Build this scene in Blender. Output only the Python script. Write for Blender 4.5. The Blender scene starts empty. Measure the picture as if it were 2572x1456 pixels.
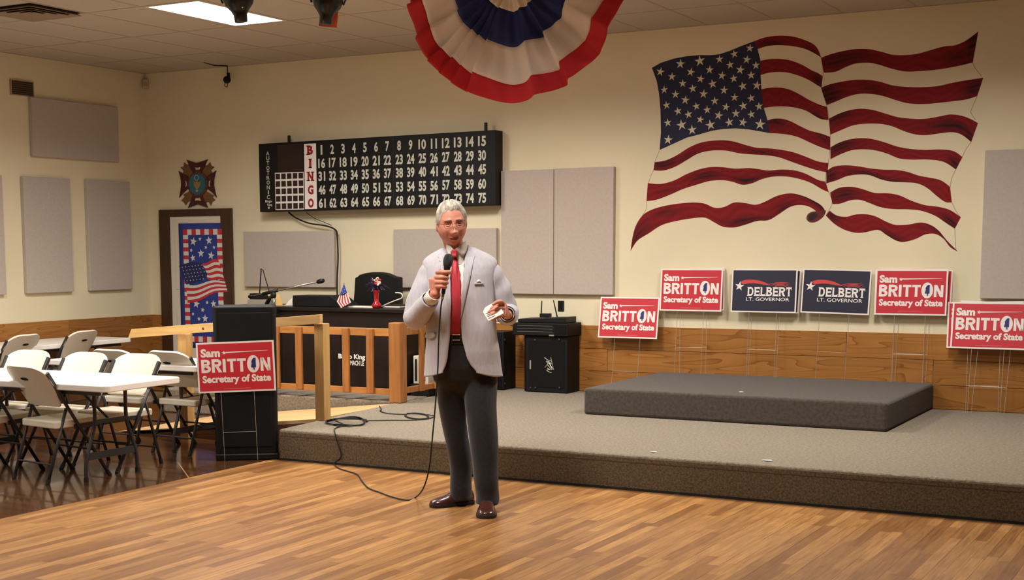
import bpy, math, random
import numpy as np
from mathutils import Vector, Matrix
random.seed(7); rng = np.random.default_rng(7)
scene = bpy.context.scene
COL = scene.collection

# ---------------------------------------------------------------- camera
CAM = np.array([10.88446, -12.12321, 1.59621])
ROT = np.array([[0.86818747, 0.49620888, -0.00522139],
                [-0.05205394, 0.10152956, 0.99346975],
                [-0.49349864, 0.86224619, -0.11397632]])
FPX, PX, PY = 3520.446, 1140.618, 1025.517
cam_d = bpy.data.cameras.new('camera'); cam = bpy.data.objects.new('camera', cam_d); COL.objects.link(cam)
cam_d.sensor_width = 36.0; cam_d.sensor_fit = 'HORIZONTAL'; cam_d.lens = FPX * 36.0 / 2572
cam_d.shift_x = (1286 - PX) / 2572; cam_d.shift_y = (PY - 728) / 2572
cam_d.clip_end = 100
cam.matrix_world = Matrix(((ROT[0][0], ROT[1][0], -ROT[2][0], CAM[0]), (ROT[0][1], ROT[1][1], -ROT[2][1], CAM[1]),
                           (ROT[0][2], ROT[1][2], -ROT[2][2], CAM[2]), (0, 0, 0, 1)))
scene.camera = cam
def _ray(u, v): return ROT.T @ np.array([(u - PX) / FPX, -(v - PY) / FPX, 1.0])
def AX(u, v, x): q = _ray(u, v); return CAM + q * (x - CAM[0]) / q[0]
def AY(u, v, y): q = _ray(u, v); return CAM + q * (y - CAM[1]) / q[1]
def AZ(u, v, z): q = _ray(u, v); return CAM + q * (z - CAM[2]) / q[2]

# ---------------------------------------------------------------- world, exposure
world = bpy.data.worlds.new('world'); scene.world = world; world.use_nodes = True
world.node_tree.nodes['Background'].inputs[0].default_value = (0.02, 0.018, 0.015, 1)
vs = scene.view_settings
vs.view_transform = 'Standard'; vs.look = 'None'; vs.gamma = 1.0; vs.use_curve_mapping = False
vs.exposure = 0.0
LIGHT_COLOR = (1.0, 0.955, 0.885)
LIGHT_POWER = 88.0        # watts of each ceiling troffer

# dimensions (metres)
H, W, S = 3.5325, 0.8623, 0.235
XB = 4.424                 # dance floor / dark floor boundary
YS = -3.627                # stage front
XR, YR = 13.6, -15.2       # right and rear walls

# ---------------------------------------------------------------- helpers
def lin(*c):
    return tuple(((x / 255) / 12.92 if x / 255 <= 0.04045 else ((x / 255 + 0.055) / 1.055) ** 2.4) for x in c)
MATS = {}
def M(name, col, rough=0.6, metal=0.0, col2=None, nscale=8.0, stretch=(1, 1, 1), bump=0.0, bscale=150.0, spec=0.5,
      coat=0.0, detail=4.0, contrast=0.0, emit=None, trans=0.0, alpha=1.0, coords='Object', sheen=0.0):
    if name in MATS: return MATS[name]
    m = bpy.data.materials.new(name); m.use_nodes = True; MATS[name] = m
    nt = m.node_tree; b = nt.nodes['Principled BSDF']
    b.inputs['Base Color'].default_value = (*col, 1); b.inputs['Roughness'].default_value = rough
    b.inputs['Metallic'].default_value = metal; b.inputs['Specular IOR Level'].default_value = spec
    b.inputs['Coat Weight'].default_value = coat; b.inputs['Transmission Weight'].default_value = trans
    b.inputs['Alpha'].default_value = alpha; b.inputs['Sheen Weight'].default_value = sheen
    if emit:
        b.inputs['Emission Color'].default_value = (*emit[:3], 1); b.inputs['Emission Strength'].default_value = emit[3]
    tc = nt.nodes.new('ShaderNodeTexCoord'); mp = nt.nodes.new('ShaderNodeMapping'); mp.inputs['Scale'].default_value = stretch
    nt.links.new(tc.outputs[coords], mp.inputs['Vector'])
    n = nt.nodes.new('ShaderNodeTexNoise'); n.inputs['Scale'].default_value = nscale; n.inputs['Detail'].default_value = detail
    nt.links.new(mp.outputs[0], n.inputs['Vector'])
    if col2 is None: col2 = tuple(min(1, x * 1.06) for x in col)
    rp = nt.nodes.new('ShaderNodeValToRGB'); nt.links.new(n.outputs['Fac'], rp.inputs[0])
    rp.color_ramp.elements[0].color = (*col, 1); rp.color_ramp.elements[1].color = (*col2, 1)
    rp.color_ramp.elements[0].position = 0.3 + contrast; rp.color_ramp.elements[1].position = 0.7 - contrast
    nt.links.new(rp.outputs[0], b.inputs['Base Color'])
    if bump:
        n2 = nt.nodes.new('ShaderNodeTexNoise'); n2.inputs['Scale'].default_value = bscale; n2.inputs['Detail'].default_value = 3
        nt.links.new(mp.outputs[0], n2.inputs['Vector'])
        bp = nt.nodes.new('ShaderNodeBump'); bp.inputs['Strength'].default_value = bump; bp.inputs['Distance'].default_value = 0.01
        nt.links.new(n2.outputs['Fac'], bp.inputs['Height']); nt.links.new(bp.outputs[0], b.inputs['Normal'])
    return m

def link(o, parent=None):
    COL.objects.link(o)
    if parent is not None: o.parent = parent
    return o
def tag(o, label=None, cat=None, group=None, kind=None):
    if label: o['label'] = label
    if cat: o['category'] = cat
    if group: o['group'] = group
    if kind: o['kind'] = kind
    return o
def thing(name, label, cat, loc=(0, 0, 0), rz=0.0, group=None):
    o = bpy.data.objects.new(name, None); o.empty_display_size = 0.1; link(o)
    o.location = loc; o.rotation_euler = (0, 0, rz)
    return tag(o, label, cat, group)
def copy_tree(o, parent=None):
    c = o.copy(); COL.objects.link(c); c.parent = parent
    for ch in list(o.children): copy_tree(ch, c)
    return c

class MB:
    def __init__(s): s.v = []; s.f = []
    def add(s, vs_, fs_):
        n = len(s.v); s.v += [tuple(map(float, p)) for p in vs_]; s.f += [tuple(i + n for i in f) for f in fs_]; return s
    def box(s, x0, x1, y0, y1, z0, z1, mt=None):
        vs_ = [(x, y, z) for z in (z0, z1) for y in (y0, y1) for x in (x0, x1)]
        if mt is not None: vs_ = [mt @ Vector(p) for p in vs_]
        return s.add(vs_, [(0, 2, 3, 1), (4, 5, 7, 6), (0, 1, 5, 4), (2, 6, 7, 3), (0, 4, 6, 2), (1, 3, 7, 5)])
    def bar(s, a, b, w, h, up=(0, 0, 1)):          # rectangular bar from a to b
        a = Vector(a); b = Vector(b); d = (b - a).normalized(); u = Vector(up)
        r = d.cross(u)
        if r.length < 1e-4: r = d.cross(Vector((1, 0, 0)))
        r.normalize(); u = r.cross(d).normalized()
        q = [(-1, -1), (1, -1), (1, 1), (-1, 1)]
        vs_ = [a + r * (i * w / 2) + u * (j * h / 2) for i, j in q] + [b + r * (i * w / 2) + u * (j * h / 2) for i, j in q]
        return s.add(vs_, [(3, 2, 1, 0), (4, 5, 6, 7), (0, 1, 5, 4), (1, 2, 6, 5), (2, 3, 7, 6), (3, 0, 4, 7)])
    def tube(s, pts, r, n=8, closed=False, squash=1.0):
        P = [Vector(p) for p in pts]; k = len(P); rs = r if isinstance(r, (list, tuple)) else [r] * k
        up = None; vs_ = []
        for i, p in enumerate(P):
            if closed: t = P[(i + 1) % k] - P[i - 1]
            else: t = P[min(i + 1, k - 1)] - P[max(i - 1, 0)]
            t.normalize()
            if up is None:
                up = Vector((0, 0, 1)) if abs(t.z) < 0.9 else Vector((1, 0, 0))
            up = (up - t * up.dot(t)); up.normalize(); w = t.cross(up)
            for j in range(n):
                a = 2 * math.pi * j / n
                vs_.append(p + (w * math.cos(a) + up * (math.sin(a) * squash)) * rs[i])
        fs_ = []
        for i in range(k if closed else k - 1):
            i2 = (i + 1) % k
            for j in range(n):
                j2 = (j + 1) % n; fs_.append((i * n + j, i * n + j2, i2 * n + j2, i2 * n + j))
        if not closed: fs_ += [tuple(range(n))[::-1], tuple((k - 1) * n + j for j in range(n))]
        return s.add(vs_, fs_)
    def lathe(s, prof, n=16, mt=None):
        vs_ = []; fs_ = []; k = len(prof)
        for r, z in prof:
            for j in range(n):
                a = 2 * math.pi * j / n; p = Vector((r * math.cos(a), r * math.sin(a), z)); vs_.append(mt @ p if mt is not None else p)
        for i in range(k - 1):
            for j in range(n):
                j2 = (j + 1) % n; fs_.append((i * n + j, i * n + j2, (i + 1) * n + j2, (i + 1) * n + j))
        fs_ += [tuple(range(n))[::-1], tuple((k - 1) * n + j for j in range(n))]
        return s.add(vs_, fs_)
    def prism(s, poly, f, d):                        # poly of (a,b); f(a,b,t)->point, t in {0,d}
        n = len(poly)
        vs_ = [f(a, b, 0) for a, b in poly] + [f(a, b, d) for a, b in poly]
        fs_ = [tuple(range(n))[::-1], tuple(range(n, 2 * n))] + [(i, (i + 1) % n, n + (i + 1) % n, n + i) for i in range(n)]
        return s.add(vs_, fs_)
    def sphere(s, c, rx, ry, rz, n=12, m=8, mt=None):
        prof = [(math.sin(math.pi * i / m), -math.cos(math.pi * i / m)) for i in range(m + 1)]
        prof[0] = (0.01, -1); prof[-1] = (0.01, 1)
        T = Matrix.Translation(c) @ (mt if mt is not None else Matrix()) @ Matrix.Diagonal((rx, ry, rz, 1))
        return s.lathe(prof, n, T)
    def mesh(s, name):
        me = bpy.data.meshes.new(name); me.from_pydata(s.v, [], s.f); me.update(); return me
    def build(s, name, mat, parent=None, smooth=False, bevel=0.0, seg=2, fix=True):
        me = s.mesh(name); me.materials.append(mat)
        if fix:
            import bmesh
            bm = bmesh.new(); bm.from_mesh(me); bmesh.ops.recalc_face_normals(bm, faces=bm.faces); bm.to_mesh(me); bm.free()
        o = bpy.data.objects.new(name, me); link(o, parent)
        if smooth:
            me.polygons.foreach_set('use_smooth', [True] * len(me.polygons))
        if bevel:
            b = o.modifiers.new('bevel', 'BEVEL'); b.width = bevel; b.segments = seg; b.limit_method = 'ANGLE'; b.angle_limit = math.radians(40)
            b.harden_normals = False
        return o
def catmull(pts, n=6, closed=False):
    P = [np.array(p, float) for p in pts]; out = []; k = len(P)
    for i in range(k if closed else k - 1):
        p0 = P[i - 1] if (i > 0 or closed) else P[0]; p1 = P[i]; p2 = P[(i + 1) % k]
        p3 = P[(i + 2) % k] if (closed or i + 2 < k) else P[-1]
        for j in range(n):
            t = j / n
            out.append(0.5 * ((2 * p1) + (-p0 + p2) * t + (2 * p0 - 5 * p1 + 4 * p2 - p3) * t * t + (-p0 + 3 * p1 - 3 * p2 + p3) * t ** 3))
    if not closed: out.append(P[-1])
    return out
def resample(pts, n):
    P = np.array(pts, float); d = np.r_[0, np.cumsum(np.linalg.norm(np.diff(P, axis=0), axis=1))]
    t = np.linspace(0, d[-1], n); return np.stack([np.interp(t, d, P[:, i]) for i in range(P.shape[1])], 1)
_TXT = {}
def text_geo(s, bold=0.0, extrude=0.0):
    key = (s, bold)
    if key in _TXT: return _TXT[key]
    cu = bpy.data.curves.new('lettering', 'FONT'); cu.body = s; cu.size = 1.0; cu.offset = bold; cu.resolution_u = 3
    o = bpy.data.objects.new('lettering', cu); COL.objects.link(o)
    dg = bpy.context.evaluated_depsgraph_get(); dg.update()
    me = bpy.data.meshes.new_from_object(o.evaluated_get(dg))
    v = np.array([tuple(p.co) for p in me.vertices]); f = [tuple(p.vertices) for p in me.polygons]
    bpy.data.objects.remove(o); bpy.data.curves.remove(cu); bpy.data.meshes.remove(me)
    _TXT[key] = (v, f); return v, f
def text(s, x0, x1, z0, z1, fn, bold=0.0):
    """lettering fitted to a box; fn(x, z) gives the 3-D point"""
    v, f = text_geo(s, bold); lo = v.min(0); hi = v.max(0)
    X = x0 + (v[:, 0] - lo[0]) / (hi[0] - lo[0]) * (x1 - x0); Z = z0 + (v[:, 1] - lo[1]) / (hi[1] - lo[1]) * (z1 - z0)
    mb = MB(); mb.add([fn(a, b) for a, b in zip(X, Z)], f); return mb
def star(cx, cy, r, rot=0.0, q=0.42):
    return [(cx + (r if i % 2 == 0 else r * q) * math.sin(rot + math.pi * i / 5), cy + (r if i % 2 == 0 else r * q) * math.cos(rot + math.pi * i / 5)) for i in range(10)]
def flat(mb, poly, fn):
    """fan-filled flat polygon (star-shaped about its centre)"""
    c = np.mean(np.array(poly), 0); n = len(poly)
    mb.add([fn(*c)] + [fn(*p) for p in poly], [(0, 1 + i, 1 + (i + 1) % n) for i in range(n)])
def ngon(mb, poly, fn): mb.add([fn(*p) for p in poly], [tuple(range(len(poly)))])

def block_text(s_, x0, x1, z0, z1, fn, t=0.30, serif=0.0):
    """heavy block capitals from bars and half rings, fitted to a box"""
    WID = dict(B=1.0, R=1.06, I=0.36, T=0.94, N=1.04, D=1.06, E=0.92, L=0.86); gap = 0.10 + serif * 0.6
    tot = sum(WID[c] for c in s_) + gap * (len(s_) - 1); mb = MB(); pen_ = 0.0; th = 0.20
    def P(poly): mb.add([fn(x0 + (pen_ + a) / tot * (x1 - x0), z0 + b_ * (z1 - z0)) for a, b_ in poly], [tuple(range(len(poly)))])
    def bar(a0, a1, b0, b1): P([(a0, b0), (a1, b0), (a1, b1), (a0, b1)])
    def half(xc, yc, rx, ry, tx, ty, n=10):
        for i in range(n):
            q = [-math.pi / 2 + math.pi * k / n for k in (i, i + 1)]
            P([(xc + rx * math.cos(q[0]), yc + ry * math.sin(q[0])), (xc + rx * math.cos(q[1]), yc + ry * math.sin(q[1])), (xc + (rx - tx) * math.cos(q[1]), yc + (ry - ty) * math.sin(q[1])), (xc + (rx - tx) * math.cos(q[0]), yc + (ry - ty) * math.sin(q[0]))])
    for c in s_:
        w = WID[c]; st = []
        if c in 'BRIDEL': bar(0, t, 0, 1); st = [0]
        if c in 'BRD':
            lo, hi = (0, 1) if c == 'D' else (0.5 - (0.02 if c == 'B' else 0.08), 1)
            xr = w * 0.5; bar(t, xr, hi - th, hi); bar(t, xr, lo, lo + th); half(xr, (lo + hi) / 2, (w * (0.97 if c != 'B' else 0.93)) - xr, (hi - lo) / 2, t, th)
        if c == 'B': xr = w * 0.52; bar(t, xr, 0, th); bar(t, xr, 0.42, 0.56); half(xr, 0.28, w - xr, 0.28, t, th)
        if c == 'R': P([(w * 0.36, 0.46), (w * 0.66, 0.46), (w * 1.02, 0), (w * 0.66, 0)])
        if c == 'E': bar(t, w, 0, th); bar(t, w * 0.92, 0.41, 0.59); bar(t, w, 1 - th, 1)
        if c == 'L': bar(t, w, 0, th)
        if c == 'T': bar(0, w, 1 - th, 1); bar(w / 2 - t / 2, w / 2 + t / 2, 0, 1 - th)
        if c == 'N': bar(0, t * 0.95, 0, 1); bar(w - t * 0.95, w, 0, 1); P([(0, 1), (t * 1.1, 1), (w, 0), (w - t * 1.1, 0)])
        if serif:
            for a in ([0] if c in 'BRIDEL' else ([w / 2 - t / 2] if c == 'T' else [])):
                bar(a - serif, a + t + serif * 0.8, 0, 0.07)
                if c != 'T': bar(a - serif, a + t, 0.93, 1)
            if c in 'EL': P([(w, 0), (w + serif * 0.4, 0.30), (w - 0.05, 0.30), (w - 0.12, th)])
            if c == 'E': P([(w, 1), (w + serif * 0.2, 0.72), (w - 0.05, 0.72), (w - 0.12, 1 - th)])
            if c == 'T': bar(0, 0.07, 0.68, 1); bar(w - 0.07, w, 0.68, 1)
        pen_ += w + gap
    return mb
# ================================================================ materials of the setting
def nodes(m): return m.node_tree.nodes, m.node_tree.links
wall_m = M('cream_plaster', lin(238, 224, 192), 0.75, col2=lin(226, 217, 186), nscale=1.6, bump=0.05, bscale=90, coords='Generated', stretch=(8, 1, 3), spec=0.3)
hall_m = M('unseen_wall_brown', lin(150, 122, 92), 0.7, col2=lin(162, 132, 100), nscale=2, stretch=(6, 6, 0.6))  # unseen right and rear walls, made brown to cut light bounced from the front
ceil_m = M('ceiling_tile', lin(184, 172, 156), 0.9, col2=lin(194, 182, 166), nscale=60, bump=0.15, bscale=120, spec=0.1)
grid_m = M('ceiling_grid', lin(172, 158, 140), 0.6)
pine_m = M('knotty_pine', lin(150, 98, 44), 0.38, col2=lin(190, 134, 68), nscale=3.2, stretch=(0.55, 6, 9), detail=6, contrast=0.02, spec=0.4)
# pine planks: per-plank tone, growth rings and knots
def pine_nodes(m, ax):
    nd, lk = nodes(m); b = nd['Principled BSDF']
    for l in list(b.inputs['Base Color'].links): lk.remove(l)
    geo = nd.new('ShaderNodeNewGeometry'); oi = nd.new('ShaderNodeObjectInfo')
    add = nd.new('ShaderNodeVectorMath'); add.operation = 'MULTIPLY_ADD'
    cmb = nd.new('ShaderNodeCombineXYZ')
    for i in range(3): lk.new(oi.outputs['Random'], cmb.inputs[i])
    lk.new(cmb.outputs[0], add.inputs[0]); add.inputs[1].default_value = (7, 7, 7); lk.new(geo.outputs['Position'], add.inputs[2])
    mp = nd.new('ShaderNodeMapping'); mp.inputs['Scale'].default_value = (0.38, 1, 4.2) if ax == 'x' else (1, 0.38, 4.2)
    lk.new(add.outputs[0], mp.inputs[0])
    n1 = nd.new('ShaderNodeTexNoise'); n1.inputs['Scale'].default_value = 1.5; n1.inputs['Detail'].default_value = 1.0; n1.inputs['Distortion'].default_value = 0.2
    lk.new(mp.outputs[0], n1.inputs[0])
    mul = nd.new('ShaderNodeMath'); mul.operation = 'MULTIPLY'; mul.inputs[1].default_value = 15; lk.new(n1.outputs[0], mul.inputs[0])
    fr = nd.new('ShaderNodeMath'); fr.operation = 'FRACT'; lk.new(mul.outputs[0], fr.inputs[0])
    rp = nd.new('ShaderNodeValToRGB'); lk.new(fr.outputs[0], rp.inputs[0])
    e = rp.color_ramp.elements; e[0].color = (*lin(176, 120, 60), 1); e[0].position = 0.0
    e[1].color = (*lin(163, 108, 51), 1); e[1].position = 0.85
    e2 = rp.color_ramp.elements.new(0.97); e2.color = (*lin(142, 88, 38), 1)
    hs = nd.new('ShaderNodeHueSaturation'); mr = nd.new('ShaderNodeMapRange'); mr.inputs[3].default_value = 0.76; mr.inputs[4].default_value = 1.06
    lk.new(oi.outputs['Random'], mr.inputs[0]); lk.new(mr.outputs[0], hs.inputs['Value']); lk.new(rp.outputs[0], hs.inputs['Color'])
    vo = nd.new('ShaderNodeTexVoronoi'); vo.inputs['Scale'].default_value = 1.0; vo.inputs['Randomness'].default_value = 1.0
    mp2 = nd.new('ShaderNodeMapping'); mp2.inputs['Scale'].default_value = (1.6, 0.0, 3.6) if ax == 'x' else (0.0, 1.6, 3.6); lk.new(add.outputs[0], mp2.inputs[0]); lk.new(mp2.outputs[0], vo.inputs[0])
    r2 = nd.new('ShaderNodeValToRGB'); lk.new(vo.outputs['Distance'], r2.inputs[0])
    r2.color_ramp.elements[0].position = 0.035; r2.color_ramp.elements[0].color = (0.16, 0.07, 0.02, 1)
    r2.color_ramp.elements[1].position = 0.085; r2.color_ramp.elements[1].color = (1, 1, 1, 1)
    mx = nd.new('ShaderNodeMix'); mx.data_type = 'RGBA'; mx.blend_type = 'MULTIPLY'; mx.inputs[0].default_value = 1.0
    lk.new(hs.outputs[0], mx.inputs[6]); lk.new(r2.outputs[0], mx.inputs[7]); lk.new(mx.outputs[2], b.inputs['Base Color'])
pine_nodes(pine_m, 'x')
pine_y = M('knotty_pine_left', lin(150, 98, 44), 0.38); pine_nodes(pine_y, 'y')
# dance floor: short oak strips in the planks
floor_m = M('oak_dance_floor', lin(180, 120, 64), 0.32, spec=0.5)
nd, lk = nodes(floor_m); b = nd['Principled BSDF']
for l in list(b.inputs['Base Color'].links): lk.remove(l)
geo = nd.new('ShaderNodeNewGeometry'); sp = nd.new('ShaderNodeSeparateXYZ'); lk.new(geo.outputs['Position'], sp.inputs[0])
cb = nd.new('ShaderNodeCombineXYZ')
sx = nd.new('ShaderNodeMath'); sx.operation = 'SUBTRACT'; sx.inputs[1].default_value = XB; lk.new(sp.outputs['X'], sx.inputs[0])
lk.new(sp.outputs['Y'], cb.inputs['X']); lk.new(sx.outputs[0], cb.inputs['Y'])
br = nd.new('ShaderNodeTexBrick'); lk.new(cb.outputs[0], br.inputs['Vector'])
br.inputs['Color1'].default_value = (*lin(138, 94, 54), 1); br.inputs['Color2'].default_value = (*lin(190, 141, 86), 1)
br.inputs['Mortar'].default_value = (*lin(118, 74, 40), 1); br.inputs['Scale'].default_value = 1.0; br.inputs['Mortar Size'].default_value = 0.0009
br.inputs['Bias'].default_value = -0.05; br.inputs['Brick Width'].default_value = 0.78; br.inputs['Row Height'].default_value = 0.0633
br.offset = 0.37; br.offset_frequency = 3; br.squash = 1.35; br.squash_frequency = 2
mpg = nd.new('ShaderNodeMapping'); mpg.inputs['Scale'].default_value = (26, 1.6, 1); lk.new(geo.outputs['Position'], mpg.inputs[0])
ng = nd.new('ShaderNodeTexNoise'); ng.inputs['Scale'].default_value = 2.2; ng.inputs['Detail'].default_value = 5; ng.inputs['Distortion'].default_value = 0.8; lk.new(mpg.outputs[0], ng.inputs[0])
rg = nd.new('ShaderNodeValToRGB'); rg.color_ramp.elements[0].color = (0.62, 0.56, 0.5, 1); rg.color_ramp.elements[1].color = (1.15, 1.12, 1.05, 1)
rg.color_ramp.elements[0].position = 0.32; rg.color_ramp.elements[1].position = 0.66; lk.new(ng.outputs[0], rg.inputs[0])
mx = nd.new('ShaderNodeMix'); mx.data_type = 'RGBA'; mx.blend_type = 'MULTIPLY'; mx.inputs[0].default_value = 0.8
lk.new(br.outputs[0], mx.inputs[6]); lk.new(rg.outputs[0], mx.inputs[7]); lk.new(mx.outputs[2], b.inputs['Base Color'])
dark_m = M('dark_vinyl_floor', lin(52, 30, 17), 0.16, col2=lin(92, 57, 33), nscale=2.2, stretch=(0.7, 5, 1), detail=5, spec=0.6, coat=0.25)
carpet_m = M('beige_carpet', lin(116, 103, 86), 0.95, col2=lin(160, 145, 123), nscale=55, bump=0.9, bscale=260, detail=6, spec=0.1, sheen=0.2)
carpet_d = M('charcoal_carpet', lin(66, 59, 53), 0.95, col2=lin(88, 79, 71), nscale=40, bump=0.6, bscale=260, detail=6, spec=0.1, sheen=0.2)
black_m = M('black_gap', lin(22, 16, 12), 0.7)
casing_m = M('dark_walnut_casing', lin(58, 34, 18), 0.5, col2=lin(78, 47, 26), nscale=3, stretch=(14, 14, 1.2), detail=6)
door_m = M('white_door_paint', lin(224, 216, 200), 0.5)

# ================================================================ the room
def struct(mb, name, mat, parent=None, **k):
    o = mb.build(name, mat, parent, **k)
    if parent is None: o['kind'] = 'structure'
    return o
floor_base = struct(MB().box(XB, XR, YR, 0, -0.12, -0.014), 'floor', floor_m)
tag(floor_base, 'golden brown wooden dance floor of short oak strips')
far = MB().box(10.6, XR, YR, YS - 0.02, -0.014, 0.0).box(XB, 10.6, YR, -8.62, -0.014, 0.0)
o = far.build('floorboards_out_of_reach', floor_m, floor_base); o['kind'] = 'stuff'
pl_me = MB().box(0.0004, 0.1896, 0.0005, 1.1995, -0.0138, 0.0)
me = pl_me.mesh('floor_plank'); me.materials.append(floor_m)
for i in range(33):
    off = random.random() * 1.2
    y = -8.62 - off * 0
    cuts = [-8.62]; yy = -8.62 + 1.2 * (0.25 + 0.75 * random.random())
    while yy < YS - 0.25: cuts.append(yy); yy += 1.2
    cuts.append(YS)
    for a, bb in zip(cuts[:-1], cuts[1:]):
        o = bpy.data.objects.new('floor_plank', me); link(o, floor_base)
        o.location = (XB + 0.19 * i, a, 0); o.scale = (1, (bb - a) / 1.2, 1)
dark = struct(MB().box(-0.1, XB - 0.001, YR, 0, -0.12, 0.0), 'floor_dark', dark_m)
tag(dark, 'dark brown glossy floor under the tables')
sm = MB(); a = AZ(446, 1160, 0); c = AZ(474, 1199, 0); sm.bar((a[0], a[1], 0.0006), (c[0], c[1], 0.0006), 0.008, 0.001)
sm.build('floor_seam', M('pale_seam', lin(150, 112, 74), 0.5), dark)
wl = struct(MB().box(-0.15, 0, YR, 0.15, -0.12, H + 0.1), 'wall_left', wall_m)
wb = struct(MB().box(0, XR, 0, 0.15, -0.12, H + 0.1), 'wall_back', wall_m)
struct(MB().box(XR, XR + 0.15, YR, 0.15, -0.12, H + 0.1), 'wall_right', hall_m)
struct(MB().box(-0.15, XR + 0.15, YR - 0.15, YR, -0.12, H + 0.1), 'wall_rear', hall_m)
# ceiling of 2 x 4 tiles lying in a metal grid
ceil = struct(MB().box(-0.15, XR + 0.15, YR - 0.15, 0.15, H + 0.05, H + 0.15), 'ceiling', ceil_m)
TX, TY, X0, Y0 = 0.597, 1.193, 2.962, -0.935
xs = [X0 + TX * k for k in range(-4, 18)]; ys = [Y0 - TY * k for k in range(0, 12)]
def cells(a, lo, hi):
    e = sorted(set([lo] + [q for q in a if lo + 0.05 < q < hi - 0.05] + [hi])); return list(zip(e[:-1], e[1:]))
LIGHTS = []
for yk, xks in ((1, (0, 4, 9)), (3, (-1,)), (4, (6,)), (6, (-2,))):
    for xk in xks:
        LIGHTS.append((X0 + TX * xk, Y0 - TY * (yk + 1), X0 + TX * (xk + 1), Y0 - TY * yk))
VENT = (X0 - 2 * TX, Y0 - 3 * TY, X0 - TX, Y0 - 2 * TY)
tile_cache = {}; rest = MB()
for (xa, xb_) in cells(xs, 0, XR):
    for (ya, yb) in cells(ys, YR, 0):
        mx_, my_ = (xa + xb_) / 2, (ya + yb) / 2
        if any(l[0] < mx_ < l[2] and l[1] < my_ < l[3] for l in LIGHTS): continue
        if yb < -5.2 or xa > 9.6: rest.box(xa + 0.006, xb_ - 0.006, ya + 0.006, yb - 0.006, H + 0.003, H + 0.02); continue
        key = (round(xb_ - xa, 3), round(yb - ya, 3))
        if key not in tile_cache:
            w_, h_ = key; t = MB().box(0.006, w_ - 0.006, 0.006, h_ - 0.006, 0.003, 0.02).mesh('ceiling_tile'); t.materials.append(ceil_m); tile_cache[key] = t
        o = bpy.data.objects.new('ceiling_tile', tile_cache[key]); link(o, ceil); o.location = (xa, ya, H)
o = rest.build('ceiling_tiles_beyond', ceil_m, ceil); o['kind'] = 'stuff'
g = MB()
for x in xs: g.box(x - 0.011, x + 0.011, YR, 0, H + 0.001, H + 0.03)
for y in ys: g.box(0, XR, y - 0.011, y + 0.011, H + 0.0005, H + 0.03)
g.box(0, XR, -0.02, 0, H, H + 0.03).box(0, 0.02, YR, 0, H, H + 0.03)
g.build('ceiling_grid', grid_m, ceil)
# wainscot planks
lv = [S, 0.435, 0.643, W]
def planks(parent, a, bnd, zs, fixed, ax, joints):
    for r, (z0, z1) in enumerate(zip(zs[:-1], zs[1:])):
        js = [a] + [j for j in joints[r] if a < j < bnd] + [bnd]
        for p, q in zip(js[:-1], js[1:]):
            mb = MB(); e = 0.0015
            if ax == 'x': mb.box(p + e, q - e, -0.016, 0, z0 + e, z1 - e)
            else: mb.box(0, 0.016, p + e, q - e, z0 + e, z1 - e)
            o = mb.build('wainscot_plank', pine_m if ax == 'x' else pine_y, parent, bevel=0.002, seg=1)
planks(wb, 1.2, XR, [0.0] + lv, 0, 'x', [[3, 6.2, 9.5], [2.8, 5.2, 8.2, 11], [3.3, 5.614, 8.566, 11.2], [2.4, 5.0, 7.84, 10.6]])
planks(wb, 0.0, 0.18, [0, 0.22] + lv[1:], 0, 'x', [[], [], [], []])
planks(wl, -6.6, 0, [0, 0.22] + lv[1:], 0, 'y', [[-4.2, -1.9], [-5.1, -2.6, -0.8], [-4.4, -1.6], [-5.3, -3.4, -1.3]])
# door with casing
dr = struct(MB().box(0.33, 1.05, -0.03, 0, 0, 1.953), 'door_1', door_m)
tag(dr, 'white door in a dark brown frame behind the stars and stripes banner')
for (x0, x1, z0, z1) in ((0.40, 0.66, 1.15, 1.85), (0.72, 0.98, 1.15, 1.85), (0.40, 0.66, 0.2, 0.95), (0.72, 0.98, 0.2, 0.95)):
    MB().box(x0, x1, -0.036, -0.03, z0, z1).build('door_panel', door_m, dr, bevel=0.004)
cs = MB().box(0.181, 0.325, -0.045, 0, 0, 2.032); cs.build('casing_jamb', casing_m, dr, bevel=0.004)
MB().box(1.055, 1.196, -0.045, 0, 0, 2.032).build('casing_jamb', casing_m, dr, bevel=0.004)
MB().box(0.325, 1.055, -0.045, 0, 1.955, 2.032).build('casing_head', casing_m, dr, bevel=0.004)
# stage, booth platform, ramp
st = MB().prism([(4.485, YS), (XR, YS), (XR, -0.017), (4.30, -0.017), (4.30, -1.72)], lambda a, b_, t: (a, b_, t), S)
stage = struct(st, 'stage', carpet_m, bevel=0.018, seg=3); tag(stage, 'low stage covered in beige carpet')
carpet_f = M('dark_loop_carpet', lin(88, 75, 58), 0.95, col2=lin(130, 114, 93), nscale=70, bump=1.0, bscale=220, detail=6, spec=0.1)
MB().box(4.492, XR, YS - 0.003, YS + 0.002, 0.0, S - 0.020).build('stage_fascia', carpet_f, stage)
MB().box(4.49, XR, YS - 0.006, YS, 0.0, 0.016).build('stage_kick_strip', black_m, stage)
MB().box(4.50, XR, YS - 0.0042, YS + 0.001, S - 0.052, S - 0.047).build('carpet_seam', M('carpet_seam_brown', lin(70, 56, 42), 0.9), stage)  # thin dark brown line just below the carpet's top edge
bp_ = struct(MB().box(1.55, 4.295, -1.60, -0.017, 0, S), 'stage_booth_platform', carpet_m, bevel=0.015, seg=2)
tag(bp_, 'carpeted platform under the dark desk behind the railing')
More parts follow.
